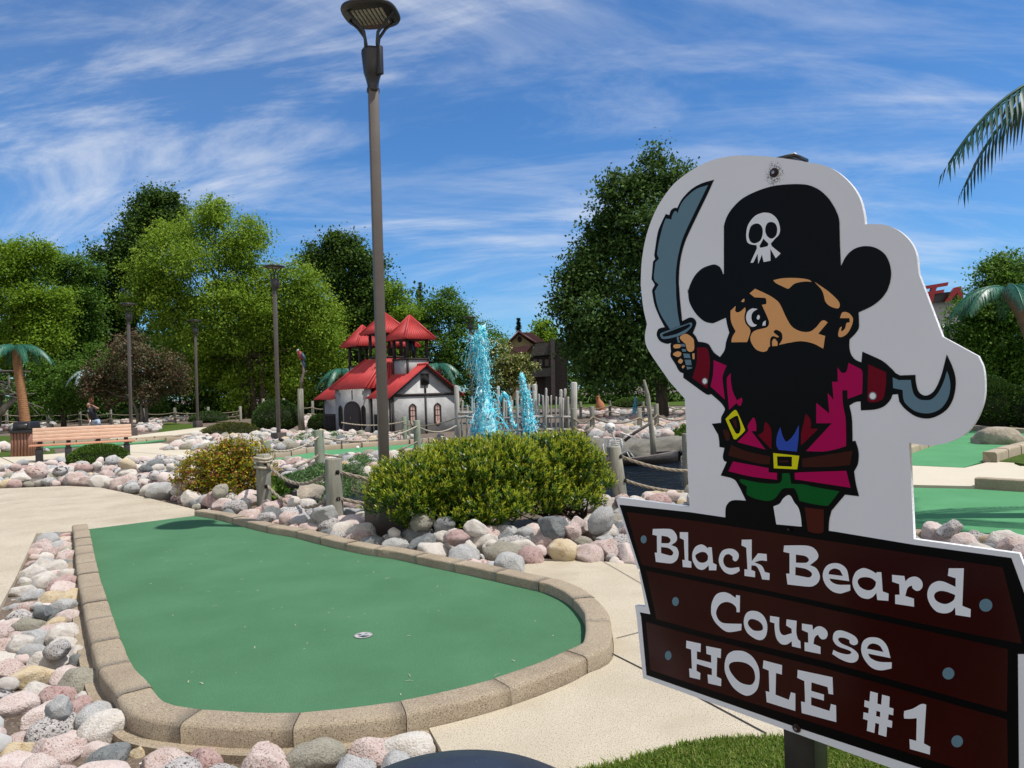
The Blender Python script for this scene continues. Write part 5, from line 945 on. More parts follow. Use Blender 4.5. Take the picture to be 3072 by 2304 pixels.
jet('thin arching blue water strand between the two big jets', [(1500, 1200), (1512, 1182), (1522, 1190), (1528, 1225), (1535, 1262), (1545, 1280)], 21.2, [3, 4.5, 4.5, 4, 3, 4], 500, 3)
jet('small blue jet far off on the right bank', [(1903, 1262), (1903, 1240), (1905, 1215), (1909, 1200)], 30, [7, 8, 7, 4], 700, 4)

# ---- rowing boat with a skeleton
BY = 16.4; bc = atY(1815, 1385, BY); hullm = mat('boat_black', (.018, .016, .016), (.035, .03, .028), 5, rough=.5, bump=.4, bscale=20, stretch=(.3, 1, 1)); rimm = mat('boat_rim', (.13, .11, .10), (.08, .07, .065), 6, rough=.7)
t = thing('rowing_boat', (bc.x, BY, WATER_Z), 'black wooden rowing boat with a crooked driftwood mast on the pond', 'boat')
zg = atY(1850, 1372, BY).z; LB, RB = atY(1560, 1372, BY).x, atY(2030, 1372, BY).x; V = []; m_ = 22
for i in range(m_):
    s = i/(m_-1); x = LB+(RB-LB)*s; w_ = .5*(1-abs(2*s-1)**2.6)+.03; sh = .10*(2*s-1)**2
    V += [(x, BY-w_, zg+sh), (x, BY-w_*.86, (zg+WATER_Z)/2+sh*.5-.02), (x, BY-w_*.5, WATER_Z-.12), (x, BY+w_*.5, WATER_Z-.12), (x, BY+w_*.86, (zg+WATER_Z)/2+sh*.5-.02), (x, BY+w_, zg+sh)]
b = MB().add(V, [(i*6+j, (i+1)*6+j, (i+1)*6+j+1, i*6+j+1) for i in range(m_-1) for j in range(5)]+[(0, 1, 2, 3, 4, 5), tuple((m_-1)*6+q for q in range(6))[::-1]]); hull = b.build('hull', hullm, t, smooth=True)
so = hull.modifiers.new('planks', 'SOLIDIFY'); so.thickness = .03
for sg in (0, 5): MB().tube([V[i*6+sg] for i in range(m_)], .028, 6).build('gunwale', rimm, t)
for s in (.3, .62): MB().box((LB+(RB-LB)*s, BY, zg-.03), (.2, .84, .03)).build('thwart', rimm, t)
mt = [atY(x, y, BY) for x, y in ((1962, 1378), (1957, 1310), (1950, 1250), (1944, 1190), (1936, 1160), (1932, 1139))]; MB().tube([tuple(q) for q in mt], [.075, .06, .055, .05, .045, .025], 8).build('mast', wood_g, t)
bm_ = [atY(x, y, BY-.15) for x, y in ((1873, 1323), (1905, 1298), (1951, 1270))]; MB().tube([tuple(q) for q in bm_], .035, 7).build('boom', mat('dark_driftwood', (.09, .08, .07), (.05, .045, .04), 9, rough=.9), t)
# skeleton
bone = mat('bone', (.72, .71, .68), (.55, .54, .50), 12, rough=.6, bump=.2); SY = BY-.05
hc = atY(1831, 1284, SY); t = thing('skeleton', (hc.x, SY, zg-.05), 'white plastic skeleton sitting in the black rowing boat', 'skeleton')
def skinned(name, P, E_, Rr, m, parent, sub=1, root=0):
    me = bpy.data.meshes.new(name); o0 = Vector(parent['_o']); me.from_pydata([tuple(Vector(p)-o0) for p in P], E_, []); ob = bpy.data.objects.new(name, me); COL.objects.link(ob); ob.parent = parent; me.materials.append(m)
    md = ob.modifiers.new('skin', 'SKIN'); md.use_smooth_shade = True
    for i, v in enumerate(me.skin_vertices[0].data): v.radius = (Rr[i], Rr[i]) if not isinstance(Rr[i], tuple) else Rr[i]; v.use_root = (i == root)
    if sub: s_ = ob.modifiers.new('sub', 'SUBSURF'); s_.levels = sub; s_.render_levels = sub
    return ob
bm = bmesh.new(); bmesh.ops.create_icosphere(bm, subdivisions=4, radius=1); vs = []
for v in bm.verts:
    c = v.co.copy(); x, y, z = c
    q = Vector((x*.115, y*.14, z*.125))
    if z < -.35: q.x *= .72; q.y *= .8
    for ex in (-.42, .42):
        d_ = math.hypot(x-ex, z+.08)
        if y < -.5 and d_ < .27: q.y += .07*(1-d_/.27)
    if y < -.6 and abs(x) < .12 and -.5 < z < -.28: q.y += .03
    vs.append((hc.x+q.x, SY+q.y, hc.z+q.z))
MB().add(vs, [[q.index for q in f.verts] for f in bm.faces]).build('skull', bone, t, smooth=True); bm.free()
sh_ = Vector((hc.x+.09, SY, hc.z-.24)); pel = Vector((hc.x+.10, SY, zg+.02))
skinned('spine', [hc-Vector((-.02, 0, .1)), sh_, sh_.lerp(pel, .5)+Vector((.03, 0, 0)), pel], [(0, 1), (1, 2), (2, 3)], [.022]*4, bone, t)
for i in range(7):
    f = i/6; c = sh_.lerp(pel, .06+.55*f); rx = .13+.04*math.sin(math.pi*(.2+.6*f)); MB().tube([(c.x+rx*math.cos(a), SY+.105*math.sin(a)-.02, c.z-.03*(-math.sin(a))) for a in [2*math.pi*j/16 for j in range(17)]], .011, 6).build('rib', bone, t, smooth=True)
MB().tube([(pel.x+.13*math.cos(a), SY+.09*math.sin(a), pel.z) for a in [2*math.pi*j/14 for j in range(15)]], .03, 6).build('pelvis', bone, t, smooth=True)
def bonearm(pts, r): skinned('arm_bone', pts, [(i, i+1) for i in range(len(pts)-1)], [r]*len(pts), bone, t)
e1 = atY(1862, 1298, SY-.1); h1 = atY(1890, 1308, SY-.15); bonearm([sh_+Vector((.14, -.02, .03)), e1, h1], .02); h2 = atY(1815, 1368, SY-.1); bonearm([sh_+Vector((-.17, -.02, .02)), atY(1808, 1338, SY-.1), h2], .02)
for h_, dx in ((h1, 1), (h2, .3)):
    for i in range(5): a = (i-2)*.28; d_ = Vector((math.cos(a)*.07*dx, -.02, math.sin(a)*.06-.02)); MB().tube([tuple(h_), tuple(h_+d_*.6), tuple(h_+d_*1.1+Vector((0, 0, -.015)))], [.009, .008, .005], 5).build('finger_bone', bone, t)
MB().tube([tuple(pel), tuple(atY(1885, 1350, SY-.05)), tuple(atY(1905, 1378, SY-.05))], [.03, .028, .022], 6).build('leg_bone', bone, t, smooth=True)
MB().tube([tuple(pel+Vector((0, .12, 0))), tuple(atY(1880, 1356, SY+.1)), tuple(atY(1893, 1380, SY+.1))], [.03, .028, .022], 6).build('leg_bone', bone, t, smooth=True)
# ---- the toy church
AL = R(48); CA = Vector((-math.cos(AL), math.sin(AL), 0)); CB = Vector((math.sin(AL), math.cos(AL), 0)); C0 = Vector((-4.22, 25.11, 0))
def W3(a, b_, z): return C0+CA*a+CB*b_+Vector((0, 0, z))
stucco = mat('stucco', (.42, .42, .415), (.29, .29, .29), 2.2, rough=.9, bump=.5, bscale=12, speck=((.30, .31, .32), 5, .58, .72), detail=9); timber = mat('timber_dark', (.035, .026, .024), (.022, .017, .016), 8, rough=.85); redm = mat('roof_red', (.47, .036, .032), (.38, .026, .025), 3, rough=.55, speck=((.46, .05, .045), 20, .6, .7)); darkin = mat('dark_interior', (.01, .01, .01), rough=1); pinkgl = mat('window_pink', (.62, .42, .36), (.45, .28, .25), 14, rough=.4)  # gable window panes are a plain mottled pink
church = thing('toy_church', C0, 'small stucco toy church with red corrugated roofs and open bell towers', 'toy building')
def cbox(b, a0, a1, b0, b1, z0, z1, mi=0):
    v = [tuple(W3(*q)) for q in ((a0, b0, z0), (a1, b0, z0), (a1, b1, z0), (a0, b1, z0), (a0, b0, z1), (a1, b0, z1), (a1, b1, z1), (a0, b1, z1))]
    return b.add(v, [(0, 1, 2, 3), (4, 7, 6, 5), (0, 4, 5, 1), (1, 5, 6, 2), (2, 6, 7, 3), (3, 7, 4, 0)], mi)
ew, rz, WB = 1.40, 2.42, 2.9
b = MB(); cbox(b, 0, 4.97, 0, WB, -.2, ew)
for a_ in (0, 4.97):
    pass
b.add([tuple(W3(*q)) for q in ((0, 0, ew), (0, WB, ew), (0, WB/2, rz), (4.97, 0, ew), (4.97, WB, ew), (4.97, WB/2, rz))], [(0, 2, 1), (3, 4, 5), (0, 3, 5, 2), (1, 2, 5, 4)]); b.build('wall', stucco, church)
b = MB(); cbox(b, 1.31, 3.76, -.12, .0, -.2, 1.66); b.build('porch_wall', stucco, church)
def corr(name, pa, pb, pc, pd, n, amp=.022, thick=.02, rows=2):
    """corrugated sheet: eave pa-pb, top pd-pc (waves run up the slope)"""
    pa, pb, pc, pd = [Vector(q) for q in (pa, pb, pc, pd)]; nrm = (pb-pa).cross(pd-pa).normalized(); nrm = nrm if nrm.z > 0 else -nrm; b = MB(); k = n*6; V = []
    for r_ in range(rows+1):
        f = r_/rows
        for i in range(k+1):
            s = i/k; q = pa.lerp(pb, s).lerp(pd.lerp(pc, s), f)+nrm*(amp*math.sin(2*math.pi*i/6)+.012*(r_ == 0)); V.append(tuple(q))
    for q in list(V): V.append(tuple(Vector(q)-nrm*thick))
    N_ = (rows+1)*(k+1); F_ = []
    for r_ in range(rows):
        for i in range(k): a = r_*(k+1)+i; F_ += [(a, a+1, a+k+2, a+k+1), (N_+a, N_+a+k+1, N_+a+k+2, N_+a+1)]
    for i in range(k): F_.append((i, N_+i, N_+i+1, i+1))
    return b.add(V, F_).build(name, redm, church)
sl = (rz-ew)/(WB/2)
def onroof(a, bb): return W3(a, bb, rz+.05-sl*abs(bb-WB/2))
corr('roof', onroof(-.18, -.22), onroof(1.36, -.22), onroof(1.36, WB/2), onroof(-.18, WB/2), 11); corr('roof', onroof(3.72, -.22), onroof(5.35, -.22), onroof(5.35, WB/2), onroof(3.72, WB/2), 12); corr('roof', onroof(-.18, WB+.22), onroof(5.2, WB+.22), onroof(5.2, WB/2), onroof(-.18, WB/2), 34)
MB().tube([tuple(W3(-.2, WB/2, rz+.06)), tuple(W3(5.2, WB/2, rz+.06))], .05, 8).build('ridge_cap', redm, church)
# steep hipped roof over the porch bay
e = [(1.22, -.30, 1.66), (3.88, -.30, 1.66), (3.88, 3.2, 1.66), (1.22, 3.2, 1.66)]; tp = [(1.92, .95, 2.78), (3.16, .95, 2.78), (3.16, 1.95, 2.78), (1.92, 1.95, 2.78)]
for i in range(4): corr('hipped_roof', W3(*e[i]), W3(*e[(i+1) % 4]), W3(*tp[(i+1) % 4]), W3(*tp[i]), 17 if i % 2 == 0 else 18)
for i in range(4): MB().tube([tuple(W3(*e[i])+Vector((0, 0, .03))), tuple(W3(*tp[i])+Vector((0, 0, .03)))], .05, 8).build('hip_cap', redm, church)
MB().prism([(q[0], q[1]) for q in tp], 0, lambda u, v, w_: W3(u, v, 2.79+w_), .03).build('roof_deck', redm, church)
def tower(ca, cb, z0, zr, ze, zt, hw, rh, wall=True):
    if wall:
        b = MB(); cbox(b, ca-hw, ca+hw, cb-hw, cb+hw, z0, zr); b.build('tower_base', stucco, church)
        for da in (-1, 1):
            for db in (-1, 1): b = MB(); cbox(b, ca+da*hw-.045*(da > 0)-.02*(da < 0)-.0, ca+da*hw+.02*(da > 0)+.045*(da < 0), cb+db*hw-.045*(db > 0)-.02*(db < 0), cb+db*hw+.02*(db > 0)+.045*(db < 0), z0-.02, zr-.002); b.build('corner_board', timber, church)
    b = MB(); cbox(b, ca-hw-.04, ca+hw+.04, cb-hw-.04, cb+hw+.04, zr, zr+.06); b.build('tower_rail', timber, church)
    for da in (-1, 1):
        for db in (-1, 1): b = MB(); cbox(b, ca+da*(hw-.03)-.045, ca+da*(hw-.03)+.045, cb+db*(hw-.03)-.045, cb+db*(hw-.03)+.045, zr+.06, ze+.02); b.build('tower_post', timber, church)
    b = MB(); cbox(b, ca-hw-.02, ca+hw+.02, cb-hw-.02, cb+hw+.02, ze-.02, ze+.06); b.build('tower_beam', timber, church)
    q = [(ca-rh, cb-rh), (ca+rh, cb-rh), (ca+rh, cb+rh), (ca-rh, cb+rh)]; ap = (ca, cb)
    for i in range(4):
        u, v = q[i], q[(i+1) % 4]; corr('tower_roof', W3(*u, ze), W3(*v, ze), W3(ap[0]+(v[0]-ap[0])*.03, ap[1]+(v[1]-ap[1])*.03, zt), W3(ap[0]+(u[0]-ap[0])*.03, ap[1]+(u[1]-ap[1])*.03, zt), 11, .02, .02, 3)
        MB().tube([tuple(W3(*u, ze+.03)), tuple(W3(*ap, zt+.03))], [.045, .035], 8).build('hip_cap', redm, church)
tower(.86, 1.45, 1.95, 2.66, 3.40, 4.30, .46, .68); tower(4.25, 1.45, 1.95, 2.55, 3.36, 4.22, .42, .66); tower(2.54, 1.45, 2.75, 2.82, 3.74, 4.55, .46, .72, False); tower(3.3, 2.75, 1.4, 2.5, 3.3, 3.95, .36, .5)
b = MB(); b.lathe([(.05, 3.38), (.07, 3.30), (.10, 3.15), (.13, 3.05), (.15, 3.0)], 14, tuple(W3(.86, 1.45, 0))); b.build('bell', mat('bell_bronze', (.03, .03, .03), rough=.35, metal=.6), church, smooth=True)
# timbering on the gable
def gboard(b0, z0, b1, z1, wd, off=.012, a_=0.):
    d_ = Vector((b1-b0, z1-z0)).normalized(); n_ = Vector((-d_.y, d_.x))*wd/2; b = MB(); V = []
    for o_ in (-off-.02, -off+.008): V += [tuple(W3(a_+o_, b0-n_.x, z0-n_.y)), tuple(W3(a_+o_, b1-n_.x, z1-n_.y)), tuple(W3(a_+o_, b1+n_.x, z1+n_.y)), tuple(W3(a_+o_, b0+n_.x, z0+n_.y))]
    b.add(V, [(0, 1, 2, 3), (4, 7, 6, 5), (0, 4, 5, 1), (1, 5, 6, 2), (2, 6, 7, 3), (3, 7, 4, 0)]); b.build('timber', timber, church)
gboard(0, 1.38, 2.9, 1.38, .09); gboard(1.45, -.1, 1.45, 1.33, .06); gboard(1.45, 1.43, 1.45, 1.73, .06); gboard(.05, -.1, .05, 1.33, .1); gboard(2.85, -.1, 2.85, 1.33, .1); gboard(-.1, 1.31, 1.42, 2.36, .06, .1); gboard(3.0, 1.31, 1.48, 2.36, .06, .1)
def gothic(cx_, z0, z1, w_, face, name, frame=.05, gl_=None, bot=True):
    """pointed window: frame, pane and bars; face(u, z, off) -> world"""
    def outline_(w2, e0): return [(cx_-w2, z0+.12+e0), (cx_-w2, z1-.12-e0*.3), (cx_-w2*.6, z1-.05-e0*.6), (cx_, z1-e0), (cx_+w2*.6, z1-.05-e0*.6), (cx_+w2, z1-.12-e0*.3), (cx_+w2, z0+.12+e0), (cx_, z0+(0 if bot else .12)+e0)]
    O, I_ = outline_(w_/2, 0), outline_(w_/2-frame, frame); b = MB(); k = 8; V = [tuple(face(*q, .035)) for q in O]+[tuple(face(*q, .035)) for q in I_]+[tuple(face(*q, 0)) for q in O]+[tuple(face(*q, .004)) for q in I_]
    F_ = []
    for i in range(k): j = (i+1) % k; F_ += [(i, j, k+j, k+i), (i, 2*k+i, 2*k+j, j), (k+i, k+j, 3*k+j, 3*k+i)]
    wf = b.add(V, F_).build(name, timber, church); b = MB(); b.add([tuple(face(*q, .006)) for q in I_], [tuple(range(8))]); b.build('pane', gl_ or darkin, wf)
    b = MB()
    for u0, z0_, u1, z1_ in ((cx_-.008, z0+.2, cx_+.008, z1-.1), (cx_-w_/2+frame, z0+.4, cx_+w_/2-frame, z0+.42), (cx_-w_/2+frame, z0+.6, cx_+w_/2-frame, z0+.62)): b.add([tuple(face(u0, z0_, .012)), tuple(face(u1, z0_, .012)), tuple(face(u1, z1_, .012)), tuple(face(u0, z1_, .012))], [(0, 1, 2, 3)])
    b.build('bars', timber, wf)
GF = lambda u, z, o_: W3(-o_, u, z); FF = lambda u, z, o_: W3(u, -.12-o_, z)
gothic(.88, .22, 1.08, .31, GF, 'window', gl_=pinkgl); gothic(1.97, .20, 1.07, .31, GF, 'window', gl_=pinkgl); gothic(3.35, .16, 1.06, .27, FF, 'window'); gothic(1.65, .16, 1.06, .27, FF, 'window')
b = MB(); cbox(b, -.05, -.0, 1.27, 1.60, 1.74, 2.14); hf = b.build('hatch_frame', timber, church); b = MB(); cbox(b, -.058, -.051, 1.32, 1.55, 1.79, 2.09); b.build('opening', darkin, hf)
# arched door
def arch(w_, h, n_=12): return [(-w_, 0), (w_, 0)]+[(w_*math.cos(a), h-w_*1.0*.62+w_*.62*math.sin(a)) for a in [math.pi*i/n_ for i in range(n_+1)]]
dm = mat('door_wood', (.05, .038, .036), (.032, .025, .024), 6, rough=.8, stretch=(8, 8, .4)); b = MB(); b.prism(arch(.58, 1.26), 0, lambda u, v, w_: FF(2.44+u, v-.05, .05+w_), .05); df = b.build('door_frame', timber, church); b = MB(); b.prism(arch(.50, 1.17), 0, lambda u, v, w_: FF(2.44+u, v-.05, .062+w_), .01); dr_ = b.build('door', dm, church)
b = MB(); q = FF(2.5, .58, .075); b.tube([(q.x, q.y, q.z+.05), (q.x, q.y, q.z-.06)], .012, 6); b.build('handle', mat('brass', (.5, .36, .16), rough=.3, metal=.8), dr_)
b = MB()
for u in (-.3, -.1, .1, .3): b.add([tuple(FF(2.44+u-.006, 0, .064)), tuple(FF(2.44+u+.006, 0, .064)), tuple(FF(2.44+u+.006, 1.02, .064)), tuple(FF(2.44+u-.006, 1.02, .064))], [(0, 1, 2, 3)])
b.build('plank_gap', darkin, dr_)
F0 = lambda u, z, o_: W3(u, -o_, z)
for u0, u1, nm in ((3.82, 4.85, 'hatch_door'), (.3, 1.1, 'hatch_door')):
    b = MB(); cbox(b, u0, u1, -.03, .0, -.1, .72); hd = b.build(nm, timber, church); b = MB(); cbox(b, u0+.07, u1-.07, -.036, -.031, -.1, .65); b.build('opening', darkin, hd); b = MB()
    for i in range(7): x = u0+.1+(u1-u0-.2)*i/6; cbox(b, x-.012, x+.012, -.05, -.037, -.1, .65)
    b.build('bars', timber, hd)
for u in (0.06, 1.27, 3.80, 4.92):
    b = MB(); cbox(b, u-.045, u+.045, -.022-(.12 if 1.3 < u < 3.76 else 0), -.001, -.2, 1.36); b.build('timber', timber, church)
b = MB(); cbox(b, 2.42, 2.46, -.145, -.121, 1.27, 1.62); b.build('timber', timber, church)

# ---- bench
bl = Vector((*g(110, 1388), 0)); br = Vector((*g(388, 1370), 0)); BU = (br-bl).normalized(); BV = Vector((-BU.y, BU.x, 0)); BL = (br-bl).length
t = thing('park_bench', tuple(bl), 'long wooden slat bench with black feet on the plaza', 'bench')
slat = mat('bench_slat', (.74, .52, .38), (.66, .44, .31), 1.5, rough=.55, stretch=(.3, 8, 8)); slatd = mat('bench_seat', (.52, .24, .14), (.44, .19, .11), 1.5, rough=.55, stretch=(.3, 8, 8)); blackp = mat('black_plastic', (.010, .010, .011), (.016, .016, .017), 9, rough=.45)
def bb(nm, u0, u1, v0, v1, z0, z1, m, par, tilt=0., bev=.008):
    b = MB(); V = []
    for z in (z0, z1):
        for u, v in ((u0, v0), (u1, v0), (u1, v1), (u0, v1)): V.append(tuple(bl+BU*u+BV*(v-tilt*(z-z0))+Vector((0, 0, z))))
    b.add(V, [(0, 3, 2, 1), (4, 5, 6, 7), (0, 1, 5, 4), (1, 2, 6, 5), (2, 3, 7, 6), (3, 0, 4, 7)]); return b.build(nm, m, par, bevel=bev)
for i in range(4): bb('back_slat', -.10, BL+.08, .40+.03*i, .44+.03*i, .50+i*.088, .582+i*.088, slat, t)
for i in range(5): bb('seat_slat', -.16+.0, BL+.14, -.10+i*.095, -.015+i*.095, .40, .437, slatd, t)
for u in (.05, .33*BL, .66*BL, BL-.05):
    lg = bb('leg_frame', u-.05, u+.05, -.08, .42, .33, .398, blackp, t)
    for v in (-.10, .30): bb('foot', u-.07, u+.07, v, v+.16, 0, .33, blackp, lg, .1 if v > 0 else -.1)
    bb('back_support', u-.05, u+.05, .425, .48, .398, .82, blackp, lg, -.34)
# ---- litter bin by the bench, near bin at the bottom edge
X, Y = g(82, 1368); t = thing('litter_bin', (X, Y, 0), 'litter bin of wooden slats with a black hooded top behind the bench', 'litter bin')
b = MB()
b.box((X, Y, .33), (.50, .50, .66)); b.build('body', mat('bin_inner', (.03, .022, .02), rough=.8), t)
redw = mat('bin_slat', (.24, .11, .07), (.19, .085, .05), 4, rough=.6)
for s in range(4):
    for i in range(6):
        q = -.23+i*.092; c = [(q, -.27), (.27, q), (q, .27), (-.27, q)][s]; MB().box((X+c[0], Y+c[1], .34), ((.07, .03, .66) if s % 2 == 0 else (.03, .07, .66))).build('slat', redw, t)
MB().box((X, Y, .705), (.62, .62, .07)).build('rim', blackp, t, bevel=.012); b = MB(); b.box((X, Y, .86), (.52, .50, .24), 0, None, .9); hd = b.build('hood', blackp, t, bevel=.03); MB().box((X, Y-.252, .85), (.36, .006, .13), 0).build('flap', mat('bin_flap', (.03, .03, .032), rough=.35), hd)
t = thing('litter_bin', (-.11, 1.16, 0), 'dark navy domed bin lid rising into the bottom edge of the picture', 'litter bin')
navy = mat('bin_navy', (.022, .030, .052), (.018, .024, .042), 20, rough=.42, speck=((.35, .37, .42), 170, .70, .73), bump=.1, bscale=300)
b = MB(); b.lathe([(.26, .02), (.27, .68), (.275, .70)], 40, (-.11, 1.16, 0)); b.build('body', navy, t, smooth=True); b = MB(); b.lathe([(.285, .70), (.29, .715), (.268, .755), (.215, .79), (.14, .815), (.06, .826), (.004, .828)], 56, (-.11, 1.16, 0)); b.build('dome_lid', navy, t, smooth=True)

# ---- fake palms
ptrunk = mat('palm_trunk_orange', (.36, .175, .075), (.24, .115, .05), 6, rough=.85, bump=.6, bscale=12, stretch=(1, 1, 3)); ptrunkb = mat('palm_trunk_brown', (.22, .12, .07), (.14, .08, .05), 6, rough=.85, bump=.6, bscale=12, stretch=(1, 1, 3))
pg = mat('palm_frond_green', (.014, .095, .052), (.03, .15, .09), 8, rough=.38, spec=.5); pgd = mat('palm_frond_dark', (.010, .06, .036), (.016, .085, .05), 8, rough=.35, spec=.5)
def palm(label, trunk, r0, r1, fronds, m, tm, leafl, wd=.035, nlf=34):
    t = thing('fake_palm', tuple(trunk[0]), label, 'palm', 'artificial palm trees'); T = [Vector(q) for q in catmull([Vector(q) for q in trunk], [True]+[False]*(len(trunk)-2)+[True], 10, False)]
    b = MB(); P = []; Rr = []
    for i in range(len(T)-1):
        for j in range(4): f = (i+j/4)/(len(T)-1); P.append(tuple(T[i].lerp(T[i+1], j/4))); Rr.append((r0+(r1-r0)*f)*(1.07-.10*((j+i*4) % 3)/2))
    b.tube(P, Rr, 14); b.build('trunk', tm, t)
    c = T[-1]
    for az, L, rise, dr in fronds:
        d_ = Vector((math.cos(az), math.sin(az), 0)); sd = Vector((-d_.y, d_.x, 0)); b = MB(); rp_ = []
        for i in range(15): s = i/14; rp_.append(c+d_*L*(s*1.05-.18*s*s)+Vector((0, 0, rise*s-dr*s*s)))
        b.tube([tuple(q) for q in rp_], [.022*(1-s/15*.8)+.004 for s in range(15)], 6)
        for i in range(nlf):
            s = .07+.93*i/(nlf-1); q = s*14; k = min(13, int(q)); p_ = rp_[k].lerp(rp_[k+1], q-k); tg = (rp_[k+1]-rp_[k]).normalized(); ll = leafl*(.45+.55*math.sin(math.pi*min(1, .18+.82*s)))*random.uniform(.85, 1.1)
            for sg in (-1, 1):
                dd = (sd*sg*.75+tg*.65+Vector((0, 0, -.35))).normalized(); m1 = p_+dd*ll*.45; tip = m1+(dd*.5+Vector((0, 0, -.85))).normalized()*ll*.6; ww = tg*wd*random.uniform(.4, .55)
                b.add([tuple(p_-ww*.6), tuple(m1-ww), tuple(tip), tuple(m1+ww), tuple(p_+ww*.6)], [(0, 1, 3, 4), (1, 2, 3)])
        b.build('frond', m, t)
    return t
def pxt(L, Y): return [tuple(atY(x, y, Y)) for x, y in L]
rot8 = [(R(a), 1.0, 0) for a in range(0, 360, 45)]
q = pxt([(80, 1292), (72, 1240), (62, 1160), (52, 1090), (50, 1040)], 38); q[0] = (q[0][0], 38, 0)
palm('fake palm with an orange ringed trunk and glossy fronds left of the bench', q, .25, .18, [(R(a), 2.1+.3*math.sin(a*3), .75, 1.6) for a in (0, 48, 95, 140, 185, 232, 275, 318)], pg, ptrunk, .62, .045, 46)
q = pxt([(3140, 1270), (3110, 1080), (3074, 960), (3035, 895), (3018, 866)], 18); q[0] = (q[0][0], 18, 0)
palm('leaning fake palm at the right edge above the clipped hedge', q, .17, .12, [(R(a), 1.5, .5, 1.1) for a in (8, 60, 110, 172, 200, 250, 300, 340)], pg, ptrunkb, .5, .03, 46)
q = pxt([(2838, 1150), (2841, 1050), (2842, 975)], 36); q[0] = (q[0][0], 36, 0)
palm('small far fake palm in front of the grey building', q, .16, .13, [(R(a), 1.0, .25, .8) for a in (0, 60, 120, 180, 240, 300)], pgd, ptrunkb, .4, .07, 20)
cx3 = atY(3330, 190, 7.0); palm('tall near fake palm whose fronds hang into the top right corner', [(cx3.x+.5, 7.2, 0), (cx3.x+.4, 7.15, 1.6), (cx3.x+.15, 7.1, 3.4), (cx3.x, 7.0, cx3.z)], .17, .12, [(R(180), 1.84, .07, 1.0), (R(215), 1.5, .45, 1.2), (R(265), 1.4, .4, 1.3), (R(320), 1.5, .4, 1.3), (R(20), 1.5, .4, 1.3), (R(75), 1.5, .4, 1.3), (R(128), 1.5, .4, 1.3)], pgd, ptrunkb, .5, .05, 28)
q = pxt([(1322, 1200), (1318, 1130), (1315, 1092)], 33); q[0] = (q[0][0], 33, 0); palm('fake palm half hidden behind the gable of the toy church', q, .15, .11, [(R(a), 1.4, .3, 1.2) for a in (0, 60, 130, 190, 250, 310)], pg, ptrunkb, .45, .06, 24)
q = pxt([(1012, 1230), (1020, 1160), (1024, 1108)], 33); q[0] = (q[0][0], 33, 0); palm('fake palm behind the left bell tower of the toy church', q, .15, .11, [(R(a), 1.3, .25, 1.1) for a in (20, 90, 150, 185, 250, 310)], pg, ptrunkb, .45, .06, 24)
q = pxt([(282, 1250), (270, 1180), (258, 1112)], 43); q[0] = (q[0][0], 43, 0); palm('fake palm almost hidden by the purple leaved tree', q, .16, .12, [(R(a), 1.2, .2, 1.0) for a in (10, 80, 150, 200, 270, 330)], mat('palm_frond_faded', (.30, .38, .38), (.2, .3, .3), 8, rough=.4), ptrunk, .45, .07, 20)

# ---- parrot on a driftwood post
PY = 30.0; b0 = atY(905, 1290, PY); t = thing('driftwood_perch', (b0.x, PY, 0), 'grey driftwood post with a forked branch beside the round yew', 'post')
MB().tube([(b0.x, PY, -.1), (b0.x-.02, PY, .8), (atY(901, 1166, PY).x, PY, atY(901, 1166, PY).z)], [.135, .13, .115], 9).build('post', wood_g, t)
Bp = [tuple(atY(x, y, PY)) for x, y in ((903, 1168), (905, 1140), (911, 1118), (910, 1100), (905, 1084))]; bw_ = mat('branch_pinkish', (.26, .19, .17), (.18, .13, .12), 8, rough=.9); MB().tube(Bp, [.05, .06, .05, .05, .035], 8).build('branch', bw_, t, smooth=True)
MB().tube([Bp[2], tuple(atY(922, 1112, PY))], [.035, .012], 6).build('branch', bw_, t)
pc_ = atY(902, 1066, PY-.03); t = thing('toy_parrot', tuple(atY(905, 1084, PY)), 'red and blue macaw figure perched on the driftwood post', 'parrot')
pr = mat('parrot_red', (.30, .02, .025), (.22, .015, .02), 12, rough=.5); skinned('body', [atY(897, 1053, PY), atY(899, 1060, PY), atY(904, 1070, PY), atY(909, 1082, PY)], [(0, 1), (1, 2), (2, 3)], [.09, .10, .14, .08], pr, t, 2)
MB().tube([tuple(atY(909, 1080, PY)), tuple(atY(912, 1095, PY)), tuple(atY(914, 1110, PY))], [.06, .05, .015], 7).build('tail', mat('parrot_blue', (.02, .06, .16), rough=.5), t, smooth=True)
for sg in (-1, 1): MB().tube([tuple(atY(906, 1060, PY+sg*.1)), tuple(atY(912, 1072, PY+sg*.13)), tuple(atY(914, 1088, PY+sg*.08))], [.05, .07, .02], 7).build('wing', mat('parrot_wing', (.02, .05, .15), (.03, .10, .06), 9, rough=.5), t, smooth=True)
bk = atY(892, 1052, PY); MB().tube([tuple(bk+Vector((.06, 0, .03))), tuple(bk), tuple(bk+Vector((-.02, 0, -.07)))], [.05, .04, .008], 7).build('beak', mat('parrot_beak', (.5, .48, .45), rough=.4), t, smooth=True)

